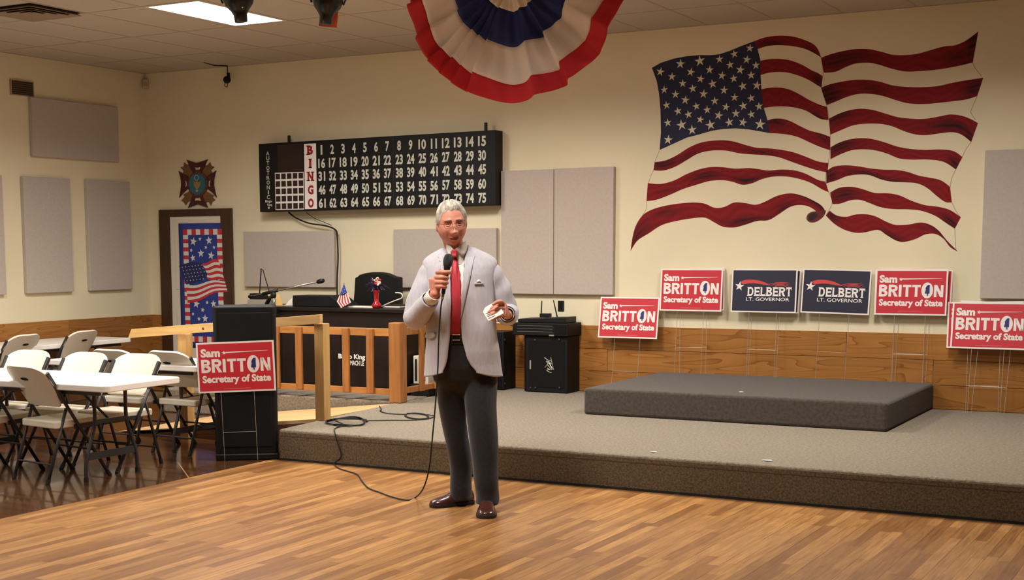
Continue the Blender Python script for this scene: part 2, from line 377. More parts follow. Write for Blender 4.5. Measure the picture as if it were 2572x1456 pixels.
# ---------------------------------------------------------------- ceiling lights
lens_m = M('lit_troffer_lens', (1, 1, 1), 0.5, emit=(1.0, 0.96, 0.92, 6.0))
trof_m = M('white_metal_frame', lin(205, 198, 188), 0.5)
LIGHT_LABELS = ['bright rectangular light panel in the ceiling at the upper left', 'ceiling light panel over the stage, hidden behind the bunting fan', 'ceiling light panel over the right of the stage, above the photo',
    'ceiling light panel over the tables, above the photo on the left', 'ceiling light panel over the dance floor, above the man and the photo',
    'ceiling light panel over the left rear of the hall, out of the photo']
for i, (xa, ya, xb_, yb) in enumerate(LIGHTS):
    vis = (i == 0)
    t = thing('ceiling_light', LIGHT_LABELS[i], 'ceiling light', ((xa + xb_) / 2, (ya + yb) / 2, H), 0, 'ceiling light panels')
    w2, h2 = (xb_ - xa) / 2 - 0.012, (yb - ya) / 2 - 0.012
    fr_ = MB().box(-w2, -w2 + 0.03, -h2, h2, 0.0, 0.03).box(w2 - 0.03, w2, -h2, h2, 0.0, 0.03).box(-w2 + 0.03, w2 - 0.03, -h2, -h2 + 0.03, 0.0, 0.03).box(-w2 + 0.03, w2 - 0.03, h2 - 0.03, h2, 0.0, 0.03)
    fr_.build('frame', trof_m, t)
    MB().box(-w2 + 0.03, w2 - 0.03, -h2 + 0.03, h2 - 0.03, 0.008, 0.02).build('diffuser', lens_m, t)
    ld = bpy.data.lights.new('tube_light', 'AREA'); ld.shape = 'RECTANGLE'; ld.size = 2 * w2 - 0.07; ld.size_y = 2 * h2 - 0.07
    ld.energy = LIGHT_POWER; ld.color = LIGHT_COLOR; ld.spread = math.radians(155)     # louvred lens: most of the light goes down
    lo = bpy.data.objects.new('tube_light', ld); link(lo, t); lo.location = (0, 0, 0.004)
# ================================================================ shared materials
white_m = M('white_plastic', lin(228, 219, 198), 0.45, col2=lin(234, 225, 205), nscale=5)
white2_m = M('white_table_plastic', lin(236, 230, 222), 0.38, bump=0.05, bscale=300)
grey_metal = M('dark_grey_metal', lin(58, 56, 56), 0.45, metal=0.3)
chrome_m = M('chrome', lin(170, 166, 160), 0.25, metal=0.9)
wire_m = M('galvanised_wire', lin(205, 198, 186), 0.35, metal=0.6)
black_p = M('black_plastic', lin(13, 12, 12), 0.5, spec=0.35)
black_s = M('black_satin_box', lin(10, 9, 9), 0.6, spec=0.3, bump=0.15, bscale=400)
grille_m = M('black_speaker_grille', lin(9, 9, 9), 0.75, spec=0.25, bump=0.5, bscale=700)
rubber_m = M('black_rubber', lin(20, 18, 17), 0.8)
panel_m = M('grey_acoustic_fabric', lin(190, 177, 167), 0.95, col2=lin(198, 185, 175), nscale=40, bump=0.25, bscale=500, spec=0.1)
pw_m = M('printed_white', lin(238, 230, 224), 0.5)
pr_m = M('printed_red', lin(196, 38, 52), 0.5)
pn_m = M('printed_navy', lin(28, 28, 52), 0.5)
pb_m = M('printed_state_blue', lin(32, 38, 110), 0.5)
pale_wood = M('pale_lumber', lin(186, 145, 86), 0.65, col2=lin(208, 169, 108), nscale=3, stretch=(0.8, 7, 9), detail=5, bump=0.05)
pale_wood_v = M('pale_lumber_upright', lin(176, 134, 76), 0.65, col2=lin(200, 160, 100), nscale=3, stretch=(9, 7, 0.8), detail=5)
ply_m = M('ramp_plywood', lin(186, 148, 98), 0.65, col2=lin(204, 168, 118), nscale=2, stretch=(0.8, 5, 5), detail=5)
brown_wood = M('brown_stained_picket', lin(140, 88, 42), 0.5, col2=lin(170, 113, 58), nscale=3, stretch=(9, 9, 1.0), detail=6)
brown_wood_h = M('brown_stained_rail', lin(160, 103, 51), 0.5, col2=lin(188, 131, 71), nscale=3, stretch=(1, 9, 9), detail=6)
desk_m = M('dark_brown_laminate', lin(27, 17, 14), 0.5, spec=0.35, col2=lin(34, 22, 18), nscale=3, stretch=(6, 6, 1))

# ================================================================ acoustic panels
def panel_back(x0, x1, z0, z1, label, group='grey fabric sound panels'):
    o = MB().box(0, x1 - x0, -0.05, 0, 0, z1 - z0).build('acoustic_panel', panel_m, bevel=0.006); o.location = (x0, -0.001, z0)
    tag(o, label, 'wall panel', group)
def panel_left(y0, y1, z0, z1, label):
    o = MB().box(0, 0.05, 0, y1 - y0, 0, z1 - z0).build('acoustic_panel', panel_m, bevel=0.006); o.location = (0.001, y0, z0)
    tag(o, label, 'wall panel', 'grey fabric sound panels')
panel_left(-1.74, -0.50, 2.539, 3.128, 'wide grey fabric panel high on the left wall')
panel_left(-1.89, -1.245, 1.156, 2.331, 'tall grey fabric panel in the middle of the three on the left wall')
panel_left(-1.0, -0.35, 1.158, 2.333, 'tall grey fabric panel on the left wall nearest the door')
panel_left(-2.80, -2.165, 1.155, 2.330, 'tall grey fabric panel cut off by the left edge of the photo')
panel_back(1.37, 2.55, 1.19, 1.777, 'wide grey fabric panel left of the black cable, under the bingo board')
panel_back(3.28, 4.455, 1.197, 1.783, 'wide grey fabric panel behind the man, under the bingo board')
panel_back(4.506, 5.066, 1.15, 2.326, 'tall grey fabric panel beside the bingo board, left of its twin')
panel_back(5.072, 5.68, 1.15, 2.330, 'tall grey fabric panel between its twin and the flag mural')
panel_back(8.917, 9.50, 1.162, 2.352, 'tall grey fabric panel right of the flag mural')

# ================================================================ bingo board
bb = thing('bingo_board', 'long black bingo number board hanging on the back wall', 'bingo board', (0, 0, 0))
BY = -0.15
def bz(x): return (x - 1.68) * 0.0062
bmb = MB().prism([(1.677, 1.980), (4.502, 1.980 + bz(4.502)), (4.502, 2.690 + bz(4.502)), (1.677, 2.690)], lambda a, b_, t: (a, BY + t, b_), 0.149)
bmb.build('housing', M('bingo_black', lin(13, 12, 14), 0.55, spec=0.3), bb, bevel=0.006)
fB = lambda a, b_: (a, BY - 0.0015, b_); fB2 = lambda a, b_: (a, BY - 0.003, b_)
def Zx(u, v): q = AY(u, v, BY); return q[0], q[2]
def zq(x, y): return 620 + x / 3.897, 300 + y / 3.897
c0 = Zx(*zq(735, 552)); c15 = Zx(*zq(2303, 482)); c7 = Zx(*zq(1378, 535)); c8 = Zx(*zq(1493, 527))
rows = [Zx(*zq(728, y))[1] for y in (297, 428, 555, 688, 818)]
num_m = M('bingo_numeral', lin(204, 204, 190), 0.5)
colx = [c0[0] + (c7[0] - c0[0]) * i / 6 for i in range(7)] + [c8[0] + (c15[0] - c8[0]) * i / 7 for i in range(8)]
for r in range(5):
    for c in range(15):
        n = r * 15 + c + 1; s_ = str(n); x = colx[c]; z = rows[r] + bz(x) - bz(colx[0])
        hw = (0.011 if s_ == '1' else 0.022) if len(s_) == 1 else (0.034 if s_ == '11' else 0.043)
        text(s_, x - hw, x + hw, z - 0.049, z + 0.049, fB, 0.035).build('number', num_m, bb, fix=False)
# BINGO strip
q0 = Zx(*zq(560, 240)); q1 = Zx(*zq(688, 875)); xa, xb_ = q0[0], q1[0]; zt, zb = q0[1], q1[1]
ngon(mb := MB(), [(xa, zb), (xb_, zb + bz(xb_) - bz(xa)), (xb_, zt + bz(xb_) - bz(xa)), (xa, zt)], fB); mb.build('letter_strip', pw_m, bb, fix=False)
red_l = M('bingo_red_letter', lin(150, 20, 34), 0.5)
for i, ch in enumerate('BINGO'):
    z = rows[i] + 0.003; xm = (xa + xb_) / 2; w_ = 0.036 if ch != 'I' else 0.014
    mb = text(ch, xm - w_, xm + w_, z - 0.047, z + 0.047, fB2, 0.05)
    for sx_ in ((-1, 1) if ch == 'N' else ((-1,) if ch == 'B' else ((0,) if ch == 'I' else ()))):
        for zz in ((z - 0.047, z + 0.037)):
            cx_ = xm + sx_ * w_ * 0.75; ngon(mb, [(cx_ - 0.022, zz), (cx_ + 0.022, zz), (cx_ + 0.022, zz + 0.010), (cx_ - 0.022, zz + 0.010)], fB2)
    mb.build('letter', red_l, bb, fix=False)
# pattern grid and dark display window
q0 = Zx(*zq(275, 522)); q1 = Zx(*zq(563, 880)); gx0, gx1, gz1, gz0 = q0[0], q1[0], q0[1], q1[1]
ngon(mb := MB(), [(gx0, gz0), (gx1, gz0), (gx1, gz1), (gx0, gz1)], fB); mb.build('pattern_grid', pw_m, bb, fix=False)
mar = M('maroon_lamp_window', lin(36, 12, 20), 0.3); cw = (gx1 - gx0) / 5; chh = (gz1 - gz0) / 5
for i in range(5):
    for j in range(5):
        x0, z0 = gx0 + cw * i + cw * 0.13, gz0 + chh * j + chh * 0.13
        MB().box(x0, x0 + cw * 0.76, BY - 0.004, BY, z0, z0 + chh * 0.74).build('lamp_window', mar, bb)
q0 = Zx(*zq(300, 248)); q1 = Zx(*zq(556, 505))
MB().box(q0[0], q1[0], BY - 0.003, BY, q1[1], q0[1]).build('display_window', M('dark_display', lin(30, 12, 18), 0.25), bb)
for i, ch in enumerate('AUTOTRONIC'):
    x, z = Zx(*zq(205 + i * 0.8, 332 + i * 47.5)); hw = 0.020 if ch != 'I' else 0.007
    text(ch, x - hw, x + hw, z - 0.021, z + 0.021, fB, 0.02).build('letter', num_m, bb, fix=False)
x, z = Zx(*zq(215, 815))
mb = text('Bingo', x - 0.045, x + 0.04, z - 0.004, z + 0.03, fB, 0.03); t2 = text('King', x - 0.02, x + 0.045, z - 0.038, z - 0.008, fB, 0.03); mb.add(t2.v, t2.f)
flat(mb, [(x + 0.014 * math.cos(a), z - 0.052 + 0.012 * math.sin(a)) for a in np.linspace(0, 6.28, 10)[:-1]], fB)
mb.build('maker_lettering', num_m, bb, fix=False)
for u, v in ((380, 205), (2310, 82)):
    x, z = Zx(*zq(u, v)); MB().box(x - 0.014, x + 0.014, -0.10, -0.08, z - 0.06, z + 0.055).build('hanger', black_p, bb, bevel=0.003)
x = (colx[6] + colx[7]) / 2
MB().box(x - 0.0015, x + 0.0015, BY - 0.001, BY, 2.01, 2.70).build('housing_joint', M('bingo_joint', lin(40, 38, 40), 0.5), bb)
def wallpath(pts, y): return [tuple(AY(u, v, y)) for u, v in pts]
o = MB().tube(catmull(wallpath([(725, 533), (742, 546), (775, 560), (818, 567), (841, 576), (847, 592), (849, 650), (847, 700), (847, 776)], -0.065), 5), 0.0085, 6).build('power_cable', rubber_m, smooth=True)
tag(o, 'thick black cable hanging from the bingo board down the wall', 'cable')
o = MB().tube(catmull(wallpath([(768, 532), (790, 548), (815, 558), (833, 566)], -0.045), 5), 0.0035, 5).build('thin_wire', rubber_m, smooth=True)
tag(o, 'thin dark wire drooping from the bingo board beside the thick cable', 'cable')

# ================================================================ cross shaped emblem above the door
em = thing('wall_emblem', 'maroon and brown cross shaped emblem with a teal centre above the door', 'emblem')
def eq(x, y): q = AY(420 + x / 8.09, 380 + y / 8.09, 0); return q[0], q[2]
maroon_m = M('emblem_maroon', lin(74, 22, 26), 0.5); walnut_m = M('emblem_wood', lin(112, 76, 44), 0.5, col2=lin(128, 90, 54), nscale=30); teal_m = M('emblem_teal', lin(38, 104, 116), 0.5)
E_ARMS = [([(412,175),(480,200),(560,225),(620,235),(690,215),(760,195),(835,165),(800,230),(770,320),(735,400),(690,430),(560,430),(520,400),(490,320),(450,250)], [(560,320),(620,330),(700,318),(680,375),(580,378)]),
 ([(250,400),(330,450),(430,500),(450,560),(440,720),(430,760),(330,860),(260,940),(285,820),(300,700),(300,600),(280,500)], [(360,575),(415,615),(420,700),(365,750),(380,670)]),
 ([(1005,390),(960,430),(830,500),(820,560),(820,720),(850,770),(940,840),(1015,930),(985,820),(960,680),(965,560),(985,460)], [(905,565),(850,610),(845,700),(900,745),(888,660)]),
 ([(530,890),(500,1000),(440,1145),(540,1110),(630,1075),(720,1100),(840,1140),(790,1030),(750,940),(730,890),(640,900)], [(575,945),(690,940),(710,1015),(635,995),(565,1010)])]
def ring_ngon(outer, hole):
    o_ = [np.array(p) for p in outer]; h = [np.array(p) for p in hole]
    # nearest start, opposite winding
    def area(p): return sum(p[i][0] * p[(i + 1) % len(p)][1] - p[(i + 1) % len(p)][0] * p[i][1] for i in range(len(p)))
    if area(o_) * area(h) > 0: h = h[::-1]
    j = min(range(len(h)), key=lambda k: min(np.linalg.norm(h[k] - q) for q in o_)); i = min(range(len(o_)), key=lambda k: np.linalg.norm(o_[k] - h[j]))
    o_ = o_[i:] + o_[:i]; h = h[j:] + h[:j]
    return o_ + [o_[0] + 0.01] + [h[0] + 0.01] + h[1:] + [h[0]]
for outer, hole in E_ARMS:
    MB().prism([eq(*p) for p in ring_ngon(outer, hole)], lambda a, b_, t: (a, -0.004 - t, b_), 0.014).build('cross_arm', maroon_m, em)
for ray in ([(355,225),(400,270),(440,265),(520,400),(560,500),(470,520),(330,440),(345,395),(280,330),(345,310)], [(880,220),(835,280),(790,290),(730,400),(700,500),(800,520),(930,430),(890,390),(965,320),(900,290)],
            [(480,800),(340,880),(370,920),(295,1000),(340,1020),(390,1095),(430,1030),(500,1000),(540,890)], [(780,800),(960,900),(930,930),(985,990),(920,1030),(900,1100),(850,1020),(800,1040),(720,890)]):
    MB().prism([eq(*p) for p in ray], lambda a, b_, t: (a, -0.002 - t, b_), 0.010).build('wood_ray', walnut_m, em)
def ell(cx, cy, rx, ry, n=28): return [eq(cx + rx * math.cos(2 * math.pi * i / n), cy + ry * math.sin(2 * math.pi * i / n)) for i in range(n)]
MB().prism(ell(640, 660, 205, 255), lambda a, b_, t: (a, -0.003 - t, b_), 0.018).build('disc_rim', M('emblem_rim', lin(88, 58, 44), 0.5), em)
MB().prism(ell(636, 665, 165, 208), lambda a, b_, t: (a, -0.010 - t, b_), 0.014).build('disc', teal_m, em)
gold_m = M('emblem_gold', lin(150, 118, 76), 0.4); silv = M('emblem_silver', lin(178, 184, 178), 0.4)
MB().prism([eq(*p) for p in [(560,590),(600,640),(635,600),(680,640),(720,590),(700,700),(660,760),(640,800),(615,760),(575,690)]], lambda a, b_, t: (a, -0.024 - t, b_), 0.004).build('eagle', gold_m, em)
MB().tube([(p[0], -0.027, p[1]) for p in ell(628, 540, 42, 52, 16)], 0.0035, 6, closed=True).build('star_ring', silv, em)
MB().prism([eq(*p) for p in [(610,785),(635,795),(660,785),(658,808),(636,826),(614,808)]], lambda a, b_, t: (a, -0.024 - t, b_), 0.003).build('shield', silv, em)
for k in range(8):
    a = math.pi / 8 + k * math.pi / 4; p = eq(640 + 190 * math.cos(a), 660 + 236 * math.sin(a)); MB().sphere((p[0], -0.021, p[1]), 0.006, 0.006, 0.006, 8, 5).build('rim_stud', maroon_m, em, smooth=True)

# ================================================================ stars and stripes banner on the door
bn = thing('door_banner', 'blue banner with stars and a waving flag hanging on the white door', 'banner')
BNY = -0.045
def nq(x, y): q = AY(440 + x / 4.044, 540 + y / 4.044, BNY); return q[0], q[2]
bx0, bx1, bzt, bzb = 0.462, 1.142, 1.877, 0.505
cloth_blue = M('banner_blue', lin(40, 58, 138), 0.8, col2=lin(48, 66, 146), nscale=10); bred = M('banner_red', lin(196, 48, 58), 0.8); bwhite = M('banner_white', lin(216, 216, 208), 0.8); bnavy = M('banner_navy', lin(38, 44, 92), 0.8)
cl = MB(); nx, nz = 12, 24
gv = []; gf = []
for j in range(nz + 1):
    for i in range(nx + 1):
        x = bx0 + (bx1 - bx0) * i / nx; z = bzb + (bzt - bzb) * j / nz; gv.append((x, BNY + 0.0025 + 0.0012 * math.sin(9 * x + 2.2 * z), z))
for j in range(nz):
    for i in range(nx):
        k = j * (nx + 1) + i; gf.append((k, k + 1, k + nx + 2, k + nx + 1))
cl.add(gv, gf); o = cl.build('cloth', cloth_blue, bn, smooth=True); md = o.modifiers.new('thick', 'SOLIDIFY'); md.thickness = 0.002
fN = lambda a, b_: (a, BNY - 0.001, b_); fN2 = lambda a, b_: (a, BNY - 0.002, b_); fN3 = lambda a, b_: (a, BNY - 0.003, b_)
def rect(a0, a1, b0, b1): return [(a0, b0), (a1, b0), (a1, b1), (a0, b1)]
ix, iz, bw = 0.066, 0.066, 0.072
wmb = MB(); rmb = MB()
X0b, X1b, Zt, Zb = bx0 + ix, bx1 - ix, bzt - iz, bzb + iz
nxc = 9; nzc = 27
for i in range(nxc):
    a0 = X0b + (X1b - X0b) * i / nxc; a1 = X0b + (X1b - X0b) * (i + 1) / nxc; t_ = rmb if i % 2 == 0 else wmb
    ngon(t_, rect(a0, a1, Zt - 0.062, Zt), fN); ngon(t_, rect(a0, a1, Zb, Zb + 0.062), fN)
for j in range(1, nzc - 1):
    z0 = Zb + 0.062 + (Zt - Zb - 0.124) * (j - 1) / (nzc - 2); z1 = Zb + 0.062 + (Zt - Zb - 0.124) * j / (nzc - 2); t_ = rmb if (j // 1) % 2 == 0 else wmb
    ngon(t_, rect(X0b, X0b + bw, z0, z1), fN); ngon(t_, rect(X1b - bw, X1b, z0, z1), fN)
wmb.build('border_white_blocks', bwhite, bn, fix=False)['kind'] = 'stuff'; rmb.build('border_red_blocks', bred, bn, fix=False)['kind'] = 'stuff'
smb = MB()
for x, y, r, ro in [(185,268,38,.2),(343,258,36,-.1),(262,388,36,0),(365,410,36,.2),(180,435,30,-.2),(215,900,38,.2),(390,900,32,-.1),(305,1050,36,0),(252,242,19,0),(312,328,17,.3),(395,327,17,0),(163,357,19,.2),(325,887,18,0),(280,962,22,.2),(182,1003,18,0),(242,1053,20,0)]:
    cx_, cz_ = nq(x, y); flat(smb, star(cx_, cz_, r / 4.044 / 185, ro), fN)
smb.build('printed_stars', bwhite, bn, fix=False)
# the waving flag on the banner
can = [(40,515),(130,485),(215,475),(270,490),(300,540),(328,600),(320,630),(240,665),(170,690),(115,705),(80,620)]
ngon(mb := MB(), [nq(*p) for p in can], fN3); mb.build('flag_canton', bnavy, bn, fix=False)
dots = MB()
for r in range(5):
    for c in range(7):
        x = 75 + c * 33 + r * 12; y = 530 + r * 34 - c * 4
        if x < 300 and y < 700: cx_, cz_ = nq(x, y); flat(dots, star(cx_, cz_, 0.009), lambda a, b_: (a, BNY - 0.0036, b_))
dots.build('canton_stars', bwhite, bn, fix=False)
def strip_path(la, lb, ra, rb, t, wav): 
    p = np.array(la) * (1 - t) + np.array(lb) * t; q = np.array(ra) * (1 - t) + np.array(rb) * t; out = []
    for s_ in np.linspace(0, 1, 12): b_ = p * (1 - s_) + q * s_; out.append((b_[0], b_[1] + wav * math.sin(2 * math.pi * s_ * 1.1)))
    return out
wm_, rm_ = MB(), MB()
def bands(la, lb, ra, rb, n, wav, first):
    for i in range(n):
        t_, b_ = strip_path(la, lb, ra, rb, i / n, wav), strip_path(la, lb, ra, rb, (i + 1) / n, wav); tgt = rm_ if (i + first) % 2 == 0 else wm_
        vs_ = [fN2(*nq(*p)) for p in t_] + [fN2(*nq(*p)) for p in b_]; k = len(t_); tgt.add(vs_, [(j, k + j, k + j + 1, j + 1) for j in range(k - 1)])
bands((275, 490), (330, 650), (437, 442), (507, 665), 7, 8, 0)
bands((115, 705), (128, 890), (507, 665), (535, 770), 6, 16, 1)
rm_.build('flag_red_stripes', bred, bn, fix=False); wm_.build('flag_white_stripes', bwhite, bn, fix=False)

# ================================================================ folding tables
def make_table(L, Wd, Ht):
    t = thing('folding_table', '', 'table')
    r = 0.05; pts = []
    for cx_, cy_, a0 in ((L / 2 - r, Wd / 2 - r, 0), (-L / 2 + r, Wd / 2 - r, 90), (-L / 2 + r, -Wd / 2 + r, 180), (L / 2 - r, -Wd / 2 + r, 270)):
        for k in range(6): a = math.radians(a0 + 18 * k); pts.append((cx_ + r * math.cos(a), cy_ + r * math.sin(a)))
    MB().prism(pts, lambda a, b_, q: (a, b_, Ht - 0.045 + q), 0.045).build('tabletop', white2_m, t, bevel=0.008, seg=3)
    MB().box(-L / 2 + 0.12, L / 2 - 0.12, -Wd / 2 + 0.05, -Wd / 2 + 0.075, Ht - 0.075, Ht - 0.045).box(-L / 2 + 0.12, L / 2 - 0.12, Wd / 2 - 0.075, Wd / 2 - 0.05, Ht - 0.075, Ht - 0.045).build('side_rails', grey_metal, t)
    for sx_ in (-1, 1):
        xl = sx_ * (L / 2 - 0.33); e = MB()
        for sy in (-1, 1):
            MB().tube(catmull([(xl, sy * 0.16, Ht - 0.05), (xl, sy * 0.16, Ht - 0.28), (xl, sy * 0.20, Ht - 0.40), (xl, sy * 0.255, Ht - 0.55), (xl, sy * 0.262, 0.012)], 5), 0.0135, 8).build('leg', grey_metal, t, smooth=True)
            MB().tube([(xl, sy * 0.262, 0.03), (xl, sy * 0.262, 0.0)], 0.017, 8).build('leg_cap', rubber_m, t)
        MB().box(xl - 0.004, xl + 0.004, -0.262, 0.262, 0.145, 0.195).build('cross_plate', grey_metal, t)
        MB().box(xl - 0.01, xl + 0.01, -0.16, 0.16, Ht - 0.30, Ht - 0.27).build('upper_brace', grey_metal, t)
        MB().tube([(xl, 0, Ht - 0.29), (xl - sx_ * 0.32, 0, Ht - 0.06)], 0.009, 6).build('folding_brace', grey_metal, t)
    return t
def table_at(t, x, y, rz, label):
    t.location = (x, y, 0); t.rotation_euler = (0, 0, rz); tag(t, label, 'table', 'white folding tables')
t1 = make_table(1.83, 0.78, 0.69); table_at(t1, 3.33, -4.83, 0.02, 'white folding table in the left foreground with chairs on both sides')
t3 = make_table(1.62, 0.66, 0.70); table_at(t3, 3.06, -3.47, 0.0, 'white folding table behind the front one, its end showing beside the red sign')
t2 = make_table(1.83, 0.72, 0.69); table_at(t2, 0.47, -2.14, math.pi / 2, 'white folding table standing along the left wall')

# ================================================================ folding chairs
def make_chair():
    t = thing('folding_chair', '', 'chair'); hw = 0.215
    yb = lambda z: 0.24 - 0.48 * z / 0.74
    # seat
    pts = []
    for cx_, cy_, a0, r in ((0.20 - 0.06, 0.21 - 0.06, 0, 0.06), (-0.20 + 0.06, 0.21 - 0.06, 90, 0.06), (-0.20 + 0.02, -0.19 + 0.02, 180, 0.02), (0.20 - 0.02, -0.19 + 0.02, 270, 0.02)):
        for k in range(5): a = math.radians(a0 + 22.5 * k); pts.append((cx_ + r * math.cos(a), cy_ + r * math.sin(a)))
    MB().prism(pts, lambda a, b_, q: (a, b_, 0.372 + q + 0.02 * (b_ + 0.19)), 0.050).build('seat', white_m, t, bevel=0.010, seg=3)
    # backrest, a bowed shell with its hand slot put on as a black oval
    zs = list(np.linspace(0.525, 0.735, 9)) + [0.753, 0.768, 0.785, 0.797, 0.805, 0.81]; xs_ = [-1, -0.93, -0.85, -0.75, -0.6, -0.42, -0.24, -0.16, -0.08, 0, 0.08, 0.16, 0.24, 0.42, 0.6, 0.75, 0.85, 0.93, 1]
    vs_ = []; fs_ = []
    def half(z):
        w_ = 0.185 + 0.040 * min(1, (z - 0.525) / 0.15)
        if z > 0.70: k = (z - 0.70) / 0.11; w_ *= math.sqrt(max(0.0, 1 - (0.93 * k) ** 3.2)) ** 0.8 if k < 1 else 0.36
        if z < 0.55: w_ *= 0.94 + 0.06 * (z - 0.525) / 0.025
        return w_
    for z in zs:
        w_ = max(half(z), 0.10)
        for x in xs_:
            X = x * w_; vs_.append((X, yb(z) - 0.045 * (1 - (X / 0.225) ** 2) - 0.004, z))
    n = len(xs_)
    for j in range(len(zs) - 1):
        for i in range(n - 1):
            k = j * n + i; fs_.append((k, k + 1, k + n + 1, k + n))
    o = MB().add(vs_, fs_).build('backrest', white_m, t, smooth=True); md = o.modifiers.new('thick', 'SOLIDIFY'); md.thickness = 0.02; md.offset = 0
    bv = o.modifiers.new('bevel', 'BEVEL'); bv.width = 0.006; bv.segments = 2; bv.limit_method = 'ANGLE'
    MB().prism([(0.042 * math.cos(a), 0.716 + 0.0105 * math.sin(a)) for a in np.linspace(0, 6.283, 17)[:-1]], lambda a, b_, q: (a, yb(b_) - 0.049 - 0.0105 - q, b_), 0.004).build('hand_slot_shade', M('slot_shadow_black', lin(24, 20, 18), 0.9), t)  # no hole here: the shade inside the slot is a solid black oval
    for s_ in (-1, 1):
        MB().tube([(s_ * hw, yb(0.75), 0.75), (s_ * hw, yb(0.02), 0.02)], 0.0125, 8).build('front_leg', grey_metal, t, smooth=True)
        MB().tube([(s_ * 0.198, yb(0.51) - 0.005, 0.51), (s_ * 0.198, -0.262, 0.02)], 0.0115, 8).build('rear_leg', grey_metal, t, smooth=True)
        MB().bar((s_ * hw, yb(0.57), 0.57), (s_ * hw, yb(0.765), 0.765), 0.024, 0.030, (0, 1, 0)).build('back_bracket', grey_metal, t, bevel=0.004)
        MB().bar((s_ * 0.205, yb(0.40) - 0.02, 0.375), (s_ * 0.205, 0.19, 0.385), 0.010, 0.03).build('seat_bracket', grey_metal, t)
        MB().tube([(s_ * hw, yb(0.035), 0.035), (s_ * hw, yb(0.0) + 0.003, 0.0)], 0.016, 8).build('foot_cap', rubber_m, t)
        MB().tube([(s_ * 0.198, -0.2575, 0.035), (s_ * 0.198, -0.268, 0.0)], 0.015, 8).build('foot_cap', rubber_m, t)
    MB().tube([(-0.198, -0.225, 0.13), (0.198, -0.225, 0.13)], 0.007, 6).build('rear_crossbar', grey_metal, t)
    MB().tube([(-hw, yb(0.2), 0.2), (hw, yb(0.2), 0.2)], 0.007, 6).build('front_crossbar', grey_metal, t)
    return t
ch0 = make_chair(); first = True
def chair(x, y, rz, label):
    """x, y = the spot under the backrest top; rz = 0 faces away from the camera (+Y)"""
    global first
    c = ch0 if first else copy_tree(ch0); first = False
    d = 0.285 + 0.03
    c.location = (x - math.sin(rz) * d, y + math.cos(rz) * d, 0); c.rotation_euler = (0, 0, rz); tag(c, label, 'chair', 'white folding chairs')
chair(3.56, -5.30, -0.16, 'white folding chair nearest the camera, its back with a hand slot turned to us')
chair(2.98, -5.36, -0.10, 'white folding chair at the left edge, mostly hidden beside the nearest chair')
chair(2.55, -4.22, math.pi + 0.05, 'leftmost white folding chair facing us across the front table')
chair(3.14, -4.20, math.pi - 0.0, 'middle white folding chair of those facing us across the front table')
chair(3.605, -4.14, math.pi + 0.03, 'rightmost white folding chair facing us across the front table')
chair(3.54, -3.82, -0.05, 'white folding chair right of the others, beside the black speaker')
chair(3.02, -3.88, 0.0, 'white folding chair mostly hidden, only the top of its back showing between the rows')
chair(0.93, -2.74, math.pi / 2 + 0.12, 'white folding chair farther left at the wall side table')
chair(0.98, -2.03, math.pi / 2 + 0.12, 'white folding chair nearer the door at the wall side table')
# ================================================================ ramp, handrail, picket railing
rp_ = thing('ramp', 'pale plywood ramp rising to the stage behind the black speaker', 'ramp')
rz_ = lambda x: max(0.0, 0.235 * (x - 2.22) / (4.38 - 2.22))
rv = [(x, y, rz_(x) - dz) for y in (-2.962, -1.632) for x, dz in ((2.22, -0.002), (4.36, 0), (4.36, 0.03), (2.22, 0.0))]
MB().add(rv, [(0, 1, 5, 4), (3, 7, 6, 2), (0, 3, 2, 1), (4, 5, 6, 7), (1, 2, 6, 5), (0, 4, 7, 3)]).build('deck', ply_m, rp_)
skirt = M('ramp_skirt_board', lin(98, 62, 34), 0.55, col2=lin(120, 78, 44), nscale=3, stretch=(1, 6, 9))
for k, (f0, f1) in enumerate(((0.0, 0.48), (0.52, 1.0))):
    a, b_ = 2.45, 4.34; zt = lambda x, f: (rz_(x) - 0.032) * f
    MB().add([(x, y, z) for y in (-2.96, -2.94) for x, z in ((a, zt(a, f0)), (b_, zt(b_, f0)), (b_, zt(b_, f1)), (a, zt(a, f1)))], [(0, 1, 2, 3), (7, 6, 5, 4), (0, 4, 5, 1), (3, 2, 6, 7), (0, 3, 7, 4), (1, 5, 6, 2)]).build('skirt_board', skirt, rp_)
hr = thing('handrail', 'pale lumber handrail on two posts along the ramp, partly behind the speaker', 'handrail')
y0 = -3.10
def hz(x): return 0.842 + (x - 2.51) * (1.009 - 0.841) / 2.0
MB().prism([(2.505, hz(2.505)), (4.512, hz(4.512)), (4.512, hz(4.512) + 0.072), (2.545, hz(2.545) + 0.074)], lambda a, b2, t: (a, y0 + t, b2), 0.04).build('rail', pale_wood, hr, bevel=0.003)
MB().box(3.02, 3.11, y0 + 0.041, y0 + 0.13, 0.0, hz(3.06) - 0.0).build('post', pale_wood_v, hr, bevel=0.003)
MB().box(4.425, 4.512, y0 + 0.041, y0 + 0.13, S + 0.002, hz(4.46)).build('post', pale_wood_v, hr, bevel=0.003)
a = AY(510, 825, y0); MB().tube([(a[0], y0 - 0.002, a[2]), (a[0], y0 + 0.001, a[2])], 0.011, 10).build('knot', M('knot_brown', lin(84, 50, 24), 0.7), hr)
pk = thing('picket_railing', 'brown wooden picket railing with a square corner post in front of the desk', 'railing')
MB().box(2.35, 4.262, -1.60, -1.555, 0.815, 0.883).build('top_rail', brown_wood_h, pk, bevel=0.003)
MB().box(2.35, 4.262, -1.60, -1.555, 0.292, 0.345).build('bottom_rail', brown_wood_h, pk, bevel=0.003)
for k in range(7): x = 4.005 - 0.261 * k; MB().box(x - 0.035, x + 0.035, -1.628, -1.601, 0.30, 0.878).build('picket', brown_wood, pk, bevel=0.003)
